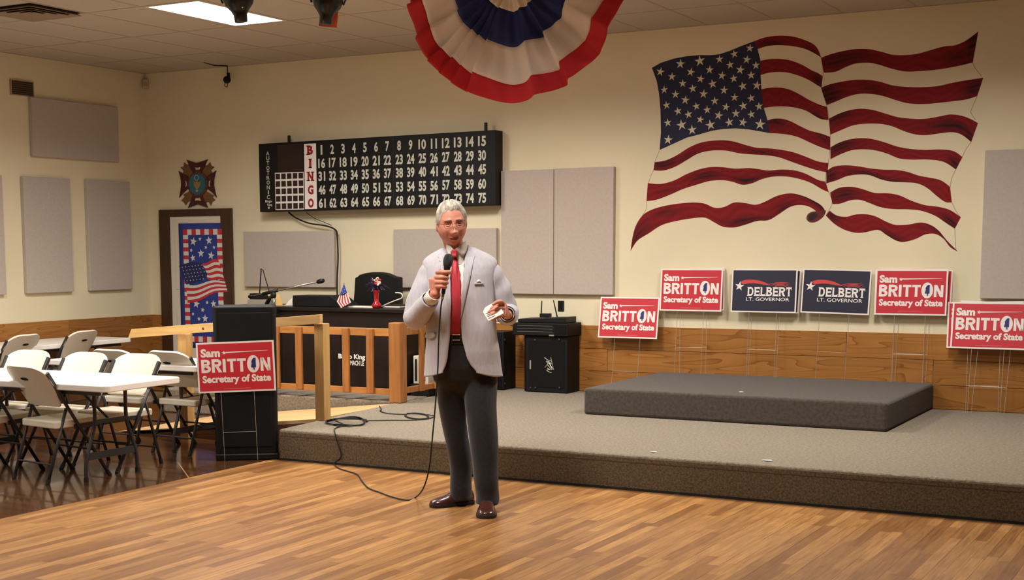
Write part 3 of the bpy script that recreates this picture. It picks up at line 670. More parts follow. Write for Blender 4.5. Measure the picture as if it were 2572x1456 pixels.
MB().box(2.27, 2.348, -1.60, -1.52, S + 0.001, 0.93).build('post', brown_wood, pk, bevel=0.005)
MB().box(4.263, 4.385, -1.715, -1.60, S + 0.001, 0.945).build('corner_post', brown_wood, pk, bevel=0.008)
MB().box(4.335, 4.378, -1.60, -0.42, 0.83, 0.897).build('side_top_rail', brown_wood, pk, bevel=0.003)
MB().box(4.335, 4.378, -1.60, -0.42, 0.315, 0.365).build('side_bottom_rail', brown_wood, pk, bevel=0.003)
for y in (-1.36, -1.10, -0.84, -0.58): MB().box(4.379, 4.405, y - 0.035, y + 0.035, 0.315, 0.893).build('picket', brown_wood, pk, bevel=0.003)
MB().box(4.30, 4.40, -0.419, -0.32, S + 0.001, 0.94).build('post', brown_wood, pk, bevel=0.006)

# ================================================================ desk with what stands on it
dk = thing('bingo_desk', 'dark brown bingo machine desk behind the picket railing', 'desk')
MB().box(1.96, 4.09, -1.13, -0.52, S + 0.001, 1.0).build('body', desk_m, dk, bevel=0.004)
MB().box(1.93, 4.115, -1.16, -0.50, 1.0, 1.035).build('top', M('desk_top_black', lin(22, 15, 13), 0.4, spec=0.35), dk, bevel=0.004)
for x0, x1 in ((1.98, 2.66), (2.68, 3.36), (3.38, 4.07)):
    MB().box(x0, x1, -1.14, -1.13, 0.30, 0.86).build('front_panel', desk_m, dk, bevel=0.003)
fD = lambda a, b2: (a, -1.1415, b2)
p0 = AY(862, 904, -1.1415); p1 = AY(917, 893, -1.1415)
text('Bingo King', p0[0] - 0.055, p1[0], p0[2], p1[2] + 0.01, fD, 0.04).build('lettering', pw_m, dk, fix=False)
p0 = AY(880, 917, -1.1415); p1 = AY(914, 906, -1.1415)
text('MACH LE', p0[0], p1[0], p0[2], p1[2], fD, 0.03).build('lettering', pw_m, dk, fix=False)
DZ = 1.036
def on(u, y, z=DZ): q = AY(u, 700, y); return q[0]
# wedge monitor
a0, a1, a2 = on(737, -0.98), on(833, -0.98), on(869, -0.98)
o = MB().prism([(0, 0), (a2 - a0, 0), (a1 - a0, 0.105), (0.0, 0.105)], lambda a, b2, t: (a, t, b2), 0.28).build('wedge_monitor', black_s, bevel=0.006); o.location = (a0, -1.0, DZ)
tag(o, 'low black wedge shaped speaker lying on the desk', 'monitor speaker')
# microphone boom stand
ms = thing('microphone_stand', 'chrome microphone boom stand reaching to the right above the desk', 'microphone stand', (0, 0, 0))
my = -1.20; pt = lambda u, v: tuple(AY(u, v, my))
pb = pt(689, 783); ptp = pt(688, 742)
MB().tube([pb, ptp], 0.012, 10).build('pole', chrome_m, ms, smooth=True)
MB().bar((pb[0], my + 0.005, pb[2] + 0.01), (pb[0], my + 0.042, pb[2] + 0.01), 0.05, 0.05).build('desk_clamp', black_p, ms, bevel=0.004)
MB().sphere(pt(687, 741), 0.03, 0.022, 0.036).build('clutch', black_p, ms, smooth=True)
MB().tube([pt(632, 744), pt(800, 707)], 0.0085, 8).build('boom', chrome_m, ms, smooth=True)
MB().tube([pt(660, 738), pt(697, 729)], 0.016, 8).build('boom_sleeve', black_p, ms, smooth=True)
MB().tube([pt(625, 745), pt(634, 743)], 0.014, 8).build('counterweight', black_p, ms, smooth=True)
MB().tube([pt(798, 708), pt(806, 705.5), pt(813, 704)], [0.019, 0.024, 0.018], 10).build('microphone', black_p, ms, smooth=True)
# receiver with antennas
rc = thing('wireless_receiver', 'small black receiver box with two thin antennas behind the boom stand', 'receiver')
ry = -0.88
a0 = AY(627, 760, ry); a1 = AY(655, 737, ry)
MB().box(a0[0], a1[0], ry, ry + 0.12, DZ + 0.055, a1[2]).build('box', black_p, rc, bevel=0.003)
MB().box(a0[0] - 0.02, a1[0] + 0.10, ry - 0.01, ry + 0.13, DZ, DZ + 0.054).build('base', M('grey_shelf', lin(150, 140, 128), 0.6), rc, bevel=0.003)
MB().tube([tuple(AY(652, 737, ry)), tuple(AY(656, 674, ry))], 0.006, 6).build('antenna', black_p, rc)
MB().tube([tuple(AY(676, 731, ry)), tuple(AY(660, 676, ry))], 0.005, 6).build('antenna', black_p, rc)
MB().tube([tuple(AY(655, 745, ry)), tuple(AY(680, 744, ry)), tuple(AY(676, 731, ry))], 0.004, 6).build('antenna_wire', black_p, rc)
# small things between
o = MB().bar((0, 0, 0.0), (0.05, 0.0, 0.075), 0.05, 0.022).build('handset', black_p, bevel=0.006); o.location = (on(668, -0.95), -0.95, DZ + 0.012); tag(o, 'small black handset propped up next to the boom stand', 'handset')
o = MB().add([(0, 0, 0), (0.075, 0, 0), (0.045, 0.01, 0.10), (0, 0.012, 0.115), (0, 0.02, 0), (0.075, 0.02, 0), (0.045, 0.022, 0.10), (0, 0.024, 0.115)], [(0, 1, 2, 3), (7, 6, 5, 4), (0, 4, 5, 1), (1, 5, 6, 2), (2, 6, 7, 3), (3, 7, 4, 0)]).build('manila_folder', M('manila', lin(214, 176, 112), 0.8)); o.location = (on(691, -0.9), -0.9, DZ); tag(o, 'tan folder standing on the desk behind the boom stand', 'folder')
pap = M('white_paper', lin(232, 224, 206), 0.8)
mb = MB(); P_ = [(0, 0.0), (0.05, 0.01), (0.09, 0.05), (0.125, 0.075), (0.13, 0.0)]
mb.prism([(a, b2) for a, b2 in P_], lambda a, b2, t: (a, t, b2), 0.06); o = mb.build('crumpled_paper', pap, bevel=0.004); o.location = (on(706, -0.93), -0.93, DZ); tag(o, 'crumpled white paper left of the wedge speaker', 'paper')
o = MB().box(0, 0.19, 0, 0.14, 0, 0.012).build('paper_stack', pap, bevel=0.002); o.location = (on(872, -1.02), -1.02, DZ); o.rotation_euler = (0, 0, 0.1); tag(o, 'white papers on the desk right of the small flag', 'paper')
o = MB().box(0, 0.11, 0, 0.10, 0, 0.010).build('paper_stack', pap, bevel=0.002); o.location = (on(914, -1.02), -1.03, DZ); o.rotation_euler = (0, 0, -0.1); tag(o, 'white paper beside the red vase', 'paper')
# little flag
fl = thing('desk_flag', 'small american flag drooping from a stick on the desk', 'flag')
fy = -1.05; g_ = lambda u, v, dy=0.0: tuple(AY(u, v, fy + dy))
MB().tube([(g_(864, 711)[0], fy + 0.01, DZ), g_(864, 710, 0.01)], 0.003, 6).build('stick', M('flag_stick', lin(120, 90, 50), 0.6), fl)
fy += -0.0
canton = [(864, 712), (856, 733), (853, 741), (862, 742), (872, 735)]
mb = MB(); mb.prism(canton, lambda a, b2, t: g_(a, b2, -t), 0.003); mb.build('canton', cloth_blue, fl)
L0, L1, R0, R1 = (852.5, 740), (845, 757), (872, 735), (881, 757)
for i in range(9):
    t0, t1 = i / 9, (i + 1) / 9
    A_ = [(853 + (872 - 853) * t, 741 + (735 - 741) * t) for t in (t0, t1)]; B_ = [(846 + 35 * t, 757 + 2 * math.sin(3 * t)) for t in (t1, t0)]; C_ = [(857 + 24 * t, 773 - 13 * t) for t in (t1, t0)]
    MB().prism(A_ + [B_[0], C_[0], C_[1], B_[1]], lambda a, b2, t: g_(a, b2, -t), 0.003).build('stripe', bred if i % 2 else bwhite, fl)
mb = MB()
for u, v in ((862, 722), (866, 727), (860, 731), (867, 734), (858, 738), (863, 738)): flat(mb, star(0, 0, 0.005), lambda a, b2, u=u, v=v: (g_(u, v)[0] + a, fy - 0.004, g_(u, v)[2] + b2))
mb.build('canton_stars', bwhite, fl, fix=False)
# red vase with tinsel and a bow
vx = on(945, -1.05); vz = thing('red_vase', 'red glass vase with purple tinsel and a striped bow on the desk', 'vase', (vx, -1.05, DZ))
red_glass = M('red_glass', lin(190, 30, 34), 0.08, trans=0.35, spec=0.7)
MB().lathe([(0.028, 0), (0.042, 0.012), (0.045, 0.03), (0.032, 0.05), (0.020, 0.065), (0.022, 0.12), (0.030, 0.165), (0.031, 0.168), (0.026, 0.165), (0.015, 0.1)], 20).build('vase', red_glass, vz, smooth=True)
tin = MB()
for k in range(60):
    a = rng.uniform(0, 6.28); e = rng.uniform(0.1, 1.25); L_ = rng.uniform(0.07, 0.16); d = np.array([math.cos(a) * math.cos(e), math.sin(a) * math.cos(e) * 0.6, math.sin(e)])
    p = np.array([0, 0, 0.16]); m_ = p + d * L_ * 0.6 + np.array([0, 0, 0.02]); q = p + d * L_ + np.array([0, 0, -0.03 * math.cos(e)])
    tin.tube([p, m_, q], [0.003, 0.0035, 0.002], 4)
o = tin.build('tinsel', M('purple_tinsel', lin(70, 52, 84), 0.25, metal=0.6), vz); o['kind'] = 'stuff'
for k in range(6):
    a = k * math.pi / 3 + 0.3
    MB().tube(catmull([(0.035, -0.02, 0.25), (0.035 + 0.035 * math.cos(a), -0.03, 0.25 + 0.035 * math.sin(a)), (0.035 + 0.03 * math.cos(a + 0.6), -0.035, 0.25 + 0.03 * math.sin(a + 0.6)), (0.035, -0.025, 0.25)], 4), 0.007, 5, squash=0.4).build('bow_loop', M('bow_cream', lin(230, 206, 178), 0.5) if k % 3 else bred, vz)
# black chair back behind the desk
oc = thing('office_chair', 'black office chair whose high arched back rises behind the desk', 'chair')
cy_ = -0.30; tp = lambda u, v: (AY(u, v, cy_)[0], AY(u, v, cy_)[2])
outl = [(885, 778), (889, 735), (891, 697), (897, 695), (902, 690), (915, 686), (935, 683), (955, 683), (972, 686), (990, 694), (1003, 696), (1004, 778)]
MB().prism([tp(*p) for p in outl], lambda a, b2, t: (a, cy_ + t, b2), 0.07).build('backrest', M('black_leather', lin(13, 13, 13), 0.5, spec=0.35), oc, bevel=0.012, seg=3)
xa, xb_ = tp(890, 770)[0], tp(1003, 770)[0]
MB().box(xa + 0.02, xb_ - 0.02, cy_ - 0.20, cy_ + 0.05, 0.68, 0.76).build('seat', MATS['black_leather'], oc, bevel=0.02, seg=3)
MB().box(xa + 0.1, xb_ - 0.1, cy_ + 0.02, cy_ + 0.06, 0.74, 1.05).build('back_support', black_p, oc)
xm = (xa + xb_) / 2; MB().tube([(xm, cy_ - 0.06, 0.68), (xm, cy_ - 0.06, 0.30)], 0.03, 10).build('column', grey_metal, oc)
for k in range(5):
    a = k * 1.2566; MB().tube([(xm, cy_ - 0.06, 0.32), (xm + 0.24 * math.cos(a), cy_ - 0.02 + 0.13 * math.sin(a), S + 0.028)], 0.02, 8).build('base_leg', black_p, oc)
    MB().sphere((xm + 0.24 * math.cos(a), cy_ - 0.02 + 0.13 * math.sin(a), S + 0.025), 0.024, 0.024, 0.024, 8, 6).build('castor', rubber_m, oc, smooth=True)
o = MB().tube(catmull([tuple(AY(u, v, -0.98)) for u, v in ((958, 770), (975, 762), (995, 754), (1008, 749), (1011, 742), (1006, 736), (993, 735))], 5), 0.007, 8).build('gooseneck_lamp', M('pale_gooseneck', lin(196, 188, 170), 0.5), smooth=True); tag(o, 'thin pale gooseneck lamp bending over the right end of the desk', 'lamp')
lp = thing('desk_binder', 'flat black binder at the right end of the desk', 'binder', (on(962, -0.95), -0.98, DZ)); MB().box(0, 0.2, 0, 0.24, 0.006, 0.022).build('pages', pap, lp); MB().box(-0.004, 0.204, -0.004, 0.244, 0.0, 0.006).box(-0.004, 0.204, -0.004, 0.244, 0.022, 0.028).box(-0.01, -0.004, -0.004, 0.244, 0, 0.028).build('cover', black_p, lp)
# equipment inside the booth
pc = thing('computer_tower', 'white slotted metal case on the booth floor behind the corner post', 'computer case', (4.13, -1.08, S + 0.11))
MB().box(0, 0.16, 0, 0.30, 0, 0.26).build('case', M('beige_case', lin(206, 200, 188), 0.5), pc, bevel=0.006)
for k in range(3): MB().box(0.02 + 0.045 * k, 0.04 + 0.045 * k, -0.004, 0, 0.03, 0.23).build('slot', black_p, pc)
MB().box(-0.02, 0.18, -0.02, 0.32, -0.109, 0).build('stand', black_p, pc)

# ================================================================ small amplifier cabinet by the back wall
ax0, ax1 = 4.87, 5.335
am = thing('amplifier_cabinet', 'black amplifier cabinet with a silver script logo against the plank wall', 'amplifier', (ax0, -0.30, S + 0.001))
wA, hA = ax1 - ax0, 0.535
MB().prism([(0.03, 0), (wA, 0), (wA, 0.27), (0, 0.27), (0, 0.03)], lambda a, b2, t: (a, b2, t), hA).build('cabinet', black_s, am, bevel=0.01)
MB().box(0.06, wA - 0.03, -0.004, 0, 0.05, hA - 0.05).build('grille', grille_m, am)
def aq(x, y): q = AY(1240 + x / 5.2, 740 + y / 5.2, -0.306); return (q[0] - ax0, -0.008, q[2] - S - 0.001)
lg = MB()
for st_ in ([(665, 820), (700, 850), (755, 868)], [(745, 815), (765, 900), (785, 980), (745, 930), (715, 872)], [(685, 872), (730, 880), (755, 905)], [(670, 950), (705, 905), (725, 930), (700, 915), (740, 955), (765, 978)], [(695, 955), (745, 980), (705, 975)], [(690, 985), (725, 1010), (755, 1020)], [(700, 845), (695, 880), (715, 905)]):
    lg.tube([aq(*p) for p in st_], 0.0042, 4)
lg.build('script_logo', M('silver_logo', lin(190, 184, 168), 0.3, metal=0.5), am)
q0, q1 = aq(470, 970), aq(488, 855); MB().box(q0[0], q1[0], -0.008, 0.0, q0[2], q1[2]).build('badge', MATS['silver_logo'], am)
for p in ((540, 592), (855, 585), (480, 1215), (545, 1215), (858, 1215)):
    q = aq(*p); MB().sphere(q, 0.011, 0.006, 0.011, 10, 6).build('screw_cap', M('dark_screw', lin(66, 64, 62), 0.4, metal=0.5), am, smooth=True)
pm = thing('powered_mixer', 'black rack mixer lying on the amplifier cabinet', 'mixer', (4.775, -0.33, S + hA + 0.002))
MB().box(0, 0.575, 0, 0.31, 0, 0.118).build('case', black_s, pm, bevel=0.006)
for k, z in enumerate((0.035, 0.062, 0.09)): MB().box(0.05, 0.42, -0.003, 0, z, z + 0.004).build('fader_line', M('dim_silver', lin(96, 94, 90), 0.4), pm)
MB().box(0.44, 0.56, -0.004, 0, 0.02, 0.10).build('meter_panel', grille_m, pm)
MB().box(0.39, 0.44, -0.012, 0, -0.0, 0.012).build('name_plate', MATS['silver_logo'], pm)
rt = thing('wireless_receiver', 'flat black wireless base with two upright antennas on top of the mixer', 'receiver', (4.81, -0.29, S + hA + 0.122))
MB().prism([(0, 0), (0.5, 0), (0.5, 0.055), (0.03, 0.035), (0, 0.03)], lambda a, b2, t: (a, t, b2), 0.24).build('case', black_p, rt, bevel=0.005)
MB().box(0.22, 0.31, 0.02, 0.1, 0.05, 0.085).build('power_block', black_p, rt, bevel=0.004)
b0 = np.array([4.81, -0.29, S + hA + 0.122])
for (u0, v0, u1, v1) in ((1359, 795, 1361, 755), (1400, 798, 1390, 753)):
    MB().tube([tuple(AY(u0, v0, -0.22) - b0), tuple(AY(u1, v1, -0.22) - b0)], [0.007, 0.0045], 6).build('antenna', black_p, rt)
o = MB().tube(catmull([tuple(AY(u, v, -0.36)) for u, v in ((1200, 800), (1248, 806), (1268, 813), (1291, 819))], 4), 0.005, 6).build('mixer_cable', rubber_m, smooth=True); tag(o, 'black cable running to the mixer from behind the man', 'cable')
sc_ = thing('small_speaker', 'narrow black speaker cabinet showing only its edge right behind the man', 'speaker', (4.42, -0.28, S + 0.001))
MB().box(0, 0.235, 0, 0.25, 0, 0.56).build('cabinet', black_s, sc_, bevel=0.008); MB().box(0.02, 0.215, -0.004, 0, 0.03, 0.53).build('grille', grille_m, sc_)
for z in (0.06, 0.48): MB().sphere((0.238, 0.02, z), 0.012, 0.018, 0.018, 8, 6).build('corner_cap', black_p, sc_)
a0, a1 = AY(1402, 781, 0), AY(1417, 755, 0); wp = thing('wall_outlet', 'black wall plate under the tall grey panels', 'wall outlet', (a0[0], -0.001, a0[2]))
MB().box(0, a1[0] - a0[0], -0.008, 0, 0, a1[2] - a0[2]).build('plate', black_p, wp, bevel=0.002); MB().box(0.018, a1[0] - a0[0] - 0.018, -0.011, -0.008, 0.02, a1[2] - a0[2] - 0.02).build('socket', grille_m, wp)

# ================================================================ tall loudspeaker at the left front of the stage
ls = thing('loudspeaker', 'tall black loudspeaker standing on the dark floor in front of the ramp', 'loudspeaker', (4.085, -3.885, 0), 0.63)
MB().prism([(0.02, 0.0), (0.452, 0.0), (0.472, 0.03), (0.43, 0.40), (0.04, 0.40), (0.0, 0.03)], lambda a, b2, t: (a, b2, 0.02 + t), 1.145).build('cabinet', black_s, ls, bevel=0.012, seg=3)
MB().box(0.045, 0.427, -0.012, 0.0, 0.10, 0.60).build('lower_grille', grille_m, ls, bevel=0.006)
MB().box(0.045, 0.427, -0.012, 0.0, 0.62, 1.12).build('upper_grille', grille_m, ls, bevel=0.006)
MB().box(0.0, 0.472, -0.015, 0.36, 0.0, 0.05).build('plinth', black_s, ls, bevel=0.01)
MB().box(0.03, 0.442, -0.017, -0.0155, 0.042, 0.047).build('plinth_trim', M('dim_silver', lin(96, 94, 90), 0.4), ls)
for x, y in ((0.485, 0.05), (0.482, 0.26)): MB().sphere((x, y, 0.028), 0.02, 0.028, 0.028, 10, 6).build('castor', rubber_m, ls, smooth=True)

# ================================================================ carpeted riser on the stage
rs = MB().box(6.14, 8.572, -1.70, -0.02, S + 0.001, 0.452).build('stage_riser', carpet_d, bevel=0.022, seg=3)
tag(rs, 'low dark grey carpeted riser standing on the stage against the wall', 'riser')

# ================================================================ campaign yard signs
SW, SH = 0.585, 0.38
def sign_base(name, hb, wires=True):
    t = thing(name, '', 'sign')
    MB().box(-SW / 2, SW / 2, -0.004, 0.004, hb, hb + SH).build('board', pw_m, t)
    if wires:
        w_ = MB()
        for sx_ in (-1, 1): w_.tube([(sx_ * 0.125, 0.006, 0.002), (sx_ * 0.125, 0.006, hb + 0.18)], 0.0017, 6)
        for z in (hb * 0.42, hb + 0.1): w_.tube([(-0.125, 0.006, z), (0.125, 0.006, z)], 0.0015, 6)
        w_.build('wire_stake', wire_m, t)
    return t
def make_sam(hb):
    t = sign_base('campaign_sign', hb)
    ox, oz = -SW / 2, hb + SH; pt_ = lambda fx, fy: (ox + fx * SW, oz - fy * SH)
    f1 = lambda a, b2: (a, -0.0055, b2); f2 = lambda a, b2: (a, -0.0068, b2); f3 = lambda a, b2: (a, -0.0078, b2)
    MB().box(ox + 0.013, -ox - 0.013, -0.005, -0.004, hb + 0.013, oz - 0.013).build('red_field', pr_m, t)
    def T(s_, fx0, fx1, fy0, fy1, bold, nm='lettering'):
        a = pt_(fx0, fy1); b2 = pt_(fx1, fy0); text(s_, a[0], b2[0], a[1], b2[1], f1, bold).build(nm, pw_m, t, fix=False)
    T('Sam', 0.055, 0.305, 0.125, 0.295, 0.045)
    for w_, fa, fb in (('BRITT', 0.055, 0.632), ('N', 0.818, 0.945)): a = pt_(fa, 0.60); b2 = pt_(fb, 0.335); block_text(w_, a[0], b2[0], a[1], b2[1], f1, 0.31).build('lettering', pw_m, t, fix=False)
    T('Secretary of State', 0.062, 0.945, 0.655, 0.845, 0.04); a = pt_(0.33, 0.934); b2 = pt_(0.68, 0.922); ngon(mb := MB(), rect(a[0], b2[0], a[1], b2[1]), f1); mb.build('small_print', M('faint_print', lin(216, 104, 110), 0.5), t, fix=False)
    c = pt_(0.725, 0.455); el = lambda rx, ry, n=28: [(c[0] + rx * math.cos(2 * math.pi * i / n), c[1] + ry * math.sin(2 * math.pi * i / n)) for i in range(n)]
    ngon(mb := MB(), el(0.047, 0.066), f1); mb.build('letter_o', pw_m, t, fix=False)
    ms_ = [(0.2, 1.0), (0.95, 1.0), (0.9, 0.3), (0.95, -0.55), (0.45, -0.58), (0.4, -1.0), (0.05, -0.95), (-0.05, -0.6), (-0.85, -0.58), (-0.75, -0.2), (-0.55, 0.1), (-0.7, 0.4), (-0.25, 0.75)]
    ngon(mb := MB(), [(c[0] + 0.021 * a, c[1] + 0.046 * b2) for a, b2 in ms_], f2); mb.build('state_outline', pb_m, t, fix=False)
    sx_, sz_ = pt_(0.355, 0.215); mb = MB(); flat(mb, star(sx_, sz_, 0.017, 0.0), f1); e = pt_(0.92, 0.195)
    ngon(mb, [(sx_ + 0.008, sz_ - 0.0035), (e[0], e[1] - 0.0008), (e[0], e[1] + 0.0008), (sx_ + 0.008, sz_ + 0.0065)], f1); mb.build('shooting_star', pw_m, t, fix=False)
    return t
def make_delbert(hb):
    t = sign_base('campaign_sign', hb)
    ox, oz = -SW / 2, hb + SH; pt_ = lambda fx, fy: (ox + fx * SW, oz - fy * SH)
    f1 = lambda a, b2: (a, -0.0055, b2); f2 = lambda a, b2: (a, -0.0065, b2)
    MB().box(ox + 0.012, -ox - 0.012, -0.005, -0.004, hb + 0.012, oz - 0.012).build('navy_field', pn_m, t)
    def T(s_, fx0, fx1, fy0, fy1, bold, ser=0.0):
        a = pt_(fx0, fy1); b2 = pt_(fx1, fy0); text(s_, a[0], b2[0], a[1], b2[1], f1, bold).build('lettering', pw_m, t, fix=False)
    a = pt_(0.255, 0.622); b2 = pt_(0.925, 0.415); block_text('DELBERT', a[0], b2[0], a[1], b2[1], f1, 0.27, 0.09).build('lettering', pw_m, t, fix=False)
    T('LT. GOVERNOR', 0.235, 0.895, 0.655, 0.735, 0.01)
    sw_m = M('printed_swoosh', lin(206, 66, 58), 0.5); mb = MB()
    def sweep(top, bot): 
        a = resample(catmull(top, 6), 20); b2 = resample(catmull(bot, 6), 20); vs_ = [f1(*pt_(*p)) for p in a] + [f1(*pt_(*p)) for p in b2]; mb.add(vs_, [(20 + i, 21 + i, i + 1, i) for i in range(19)])
    sweep([(0.13, 0.30), (0.22, 0.25), (0.36, 0.25), (0.48, 0.29), (0.60, 0.37)], [(0.18, 0.36), (0.26, 0.335), (0.36, 0.33), (0.46, 0.35), (0.60, 0.375)])
    for k in range(4): y_ = 0.30 + 0.025 * k; sweep([(0.56 + 0.05 * k, y_ + 0.05), (0.68, y_ + 0.01), (0.80, y_), (0.90, y_ + 0.02 + 0.02 * k)], [(0.56 + 0.05 * k, y_ + 0.058), (0.68, y_ + 0.022), (0.80, y_ + 0.012), (0.90, y_ + 0.022 + 0.02 * k)])
    mb.build('swoosh', sw_m, t, fix=False)
    mb = MB(); sx_, sz_ = pt_(0.125, 0.40); flat(mb, star(sx_, sz_, 0.043, 0.12, 0.40), f2); mb.build('star', pw_m, t, fix=False)
    return t
HB1, HB2 = 0.53, 0.565
protos = {}
def sign(kind, hb, x, y, z, lean, roll, label, rz=0.0, group='campaign yard signs'):
    key = (kind, hb)
    if key not in protos: protos[key] = t = (make_sam if kind == 'sam' else make_delbert)(hb)
    else: t = copy_tree(protos[key])
    t.location = (x, y, z); t.rotation_euler = (-math.radians(lean), math.radians(roll), rz); t.rotation_mode = 'XYZ'
    tag(t, label, 'sign', group)
PT = 0.4545
sign('sam', HB1, 5.86, -0.215, S + 0.001, 9.5, 0.0, 'red campaign sign lowest on the left, standing beside the dark riser')
sign('sam', HB2, 6.487, -0.105, PT, 5.2, -2.0, 'red campaign sign peeking out behind the left sign on the riser')
sign('sam', HB2, 6.45, -0.135, PT, 5.2, 0.0, 'red campaign sign second from the left, standing on the riser')
sign('delbert', HB2, 7.131, -0.115, PT, 5.2, 1.0, 'navy campaign sign of which only a white edge shows between the two navy signs')
sign('delbert', HB2, 7.125, -0.148, PT, 5.2, 0.0, 'navy campaign sign on the left of the two navy ones')
sign('delbert', HB2, 7.735, -0.135, PT, 5.2, 1.2, 'navy campaign sign on the right of the two navy ones')
sign('sam', HB2, 8.393, -0.072, PT, 4.4, 0.6, 'red campaign sign rearmost of the stack at the right end of the riser')
sign('sam', HB2, 8.376, -0.105, PT, 4.6, -0.7, 'red campaign sign in the middle of the stack at the right end of the riser')
sign('sam', HB2, 8.375, -0.135, PT, 5.2, 0.0, 'red campaign sign at the front of the stack at the right end of the riser')
sign('sam', HB1, 8.985, -0.170, S + 0.001, 8.0, -1.4, 'red campaign sign rearmost of the stack right of the riser')
sign('sam', HB1, 9.035, -0.205, S + 0.001, 9.0, 2.2, 'red campaign sign in the middle of the stack right of the riser')
sign('sam', HB1, 9.01, -0.24, S + 0.001, 10.0, 0.0, 'red campaign sign at the front of the stack right of the riser')
a = AZ(606, 1157, 0); sign('sam', 0.525, a[0], a[1], 0.0, 0.8, -2.0, 'red campaign sign standing in front of the tall black loudspeaker', rz=0.519)

# ================================================================ things overhead
bu = thing('bunting_fan', 'large red white and blue pleated bunting fan hanging from the ceiling', 'bunting', (6.395, -3.45, 3.432)); bu.scale = (0.945, 0.945, 0.945)
NP = 11
def bfan(r0, r1, name, mat, k=0):
    na, nr = 181, 8; vs_ = []; fs_ = []
    for i in range(na):
        th_ = math.pi * i / (na - 1); ph = (th_ / math.pi * NP) + 0.9 * math.sin(2.3 * th_ + 0.4) + 0.4 * math.sin(5.7 * th_); fr_ = ph - math.floor(ph); tri = abs(2 * fr_ - 1) * 2 - 1
        saw = (1 - fr_ / 0.8) if fr_ < 0.8 else (fr_ - 0.8) / 0.2
        jit = 0.012 * math.sin(5 * th_ + 1.3) + 0.008 * math.sin(13 * th_)
        for j in range(nr + 1):
            r = r0 + (r1 - r0) * j / nr
            edge = (0.034 * (saw - 0.5) + jit) * (r / 0.9) * (1.0 if r < 0.85 else 0.45)
            dy = 0.085 * (saw - 0.5) * (r / 0.9) + 0.010 * math.sin(17 * r + 6 * th_) + 0.006 * math.sin(31 * th_ + 9 * r)
            rr = r + edge
            vs_.append((rr * math.cos(th_), dy, -rr * math.sin(th_)))
    for i in range(na - 1):
        for j in range(nr): q = i * (nr + 1) + j; fs_.append((q, q + 1, q + nr + 2, q + nr + 1))
    o = MB().add(vs_, fs_).build(name, mat, bu, smooth=True, fix=False); md = o.modifiers.new('thick', 'SOLIDIFY'); md.thickness = 0.0015
bun_w = M('bunting_white_cotton', lin(238, 228, 216), 0.85, col2=lin(243, 234, 223), nscale=6, bump=0.1, bscale=40); bun_b = M('bunting_navy_cotton', lin(30, 44, 106), 0.85, col2=lin(36, 50, 118), nscale=6); bun_r = M('bunting_red_cotton', lin(196, 30, 42), 0.8, col2=lin(208, 36, 48), nscale=6)
bfan(0.04, 0.252, 'inner_white_band', bun_w); bfan(0.252, 0.495, 'blue_band', bun_b); bfan(0.495, 0.752, 'outer_white_band', bun_w); bfan(0.752, 0.892, 'red_band', bun_r)
MB().box(-0.9, 0.9, -0.004, 0.004, -0.012, 0.0).build('header_tape', bun_w, bu)
for x in (-0.88, -0.3, 0.3, 0.88): MB().tube([(x, 0, -0.005), (x, 0, (H - 3.432) / 0.945)], 0.002, 5).build('hanging_cord', wire_m, bu)
def spot(x, y, zb, tilt, rz, label, gel):
    t = thing('stage_spotlight', label, 'spotlight', (x, y, H - 0.001), rz, 'black stage spotlights')
    T_ = Matrix.Translation((0, 0, zb - H)) @ Matrix.Rotation(tilt, 4, 'Y')
    MB().lathe([(0.03, 0.0), (0.047, 0.003), (0.05, 0.055), (0.066, 0.085), (0.10, 0.125), (0.116, 0.17), (0.118, 0.23), (0.112, 0.235), (0.10, 0.20)], 24, T_).build('can', M('spot_black', lin(12, 11, 12), 0.35, spec=0.45), t, smooth=True)
    MB().tube([T_ @ Vector((0.118, 0, 0.15)), T_ @ Vector((0.15, 0, 0.24)), (0.05, 0, -0.02), (0.0, 0, 0.0)], 0.008, 6).build('yoke', black_p, t)
    MB().tube([T_ @ Vector((-0.118, 0, 0.15)), T_ @ Vector((-0.15, 0, 0.24)), (-0.05, 0, -0.02), (0.0, 0, 0.0)], 0.008, 6).build('yoke', black_p, t)
    MB().tube([(0, 0, -0.03), (0, 0, 0.0)], 0.03, 10).build('mount', black_p, t)
    if gel: MB().box(-0.06, 0.075, 0.085, 0.088, -0.004, 0.24, T_).build('gel_frame', M('orange_gel', lin(168, 62, 32), 0.4), t)
    else: MB().sphere(T_ @ Vector((0.03, -0.06, 0.10)), 0.012, 0.012, 0.012, 8, 6).build('knob', chrome_m, t, smooth=True)
p = AZ(606, 56, 3.25); spot(p[0], p[1], 3.25, -0.10, 0.5, 'black spotlight hanging in front of the bright ceiling light', False)
p = AZ(818, 61, 3.25); spot(p[0], p[1], 3.25, 0.10, 0.5, 'black spotlight with an orange filter frame, right of the ceiling light', True)
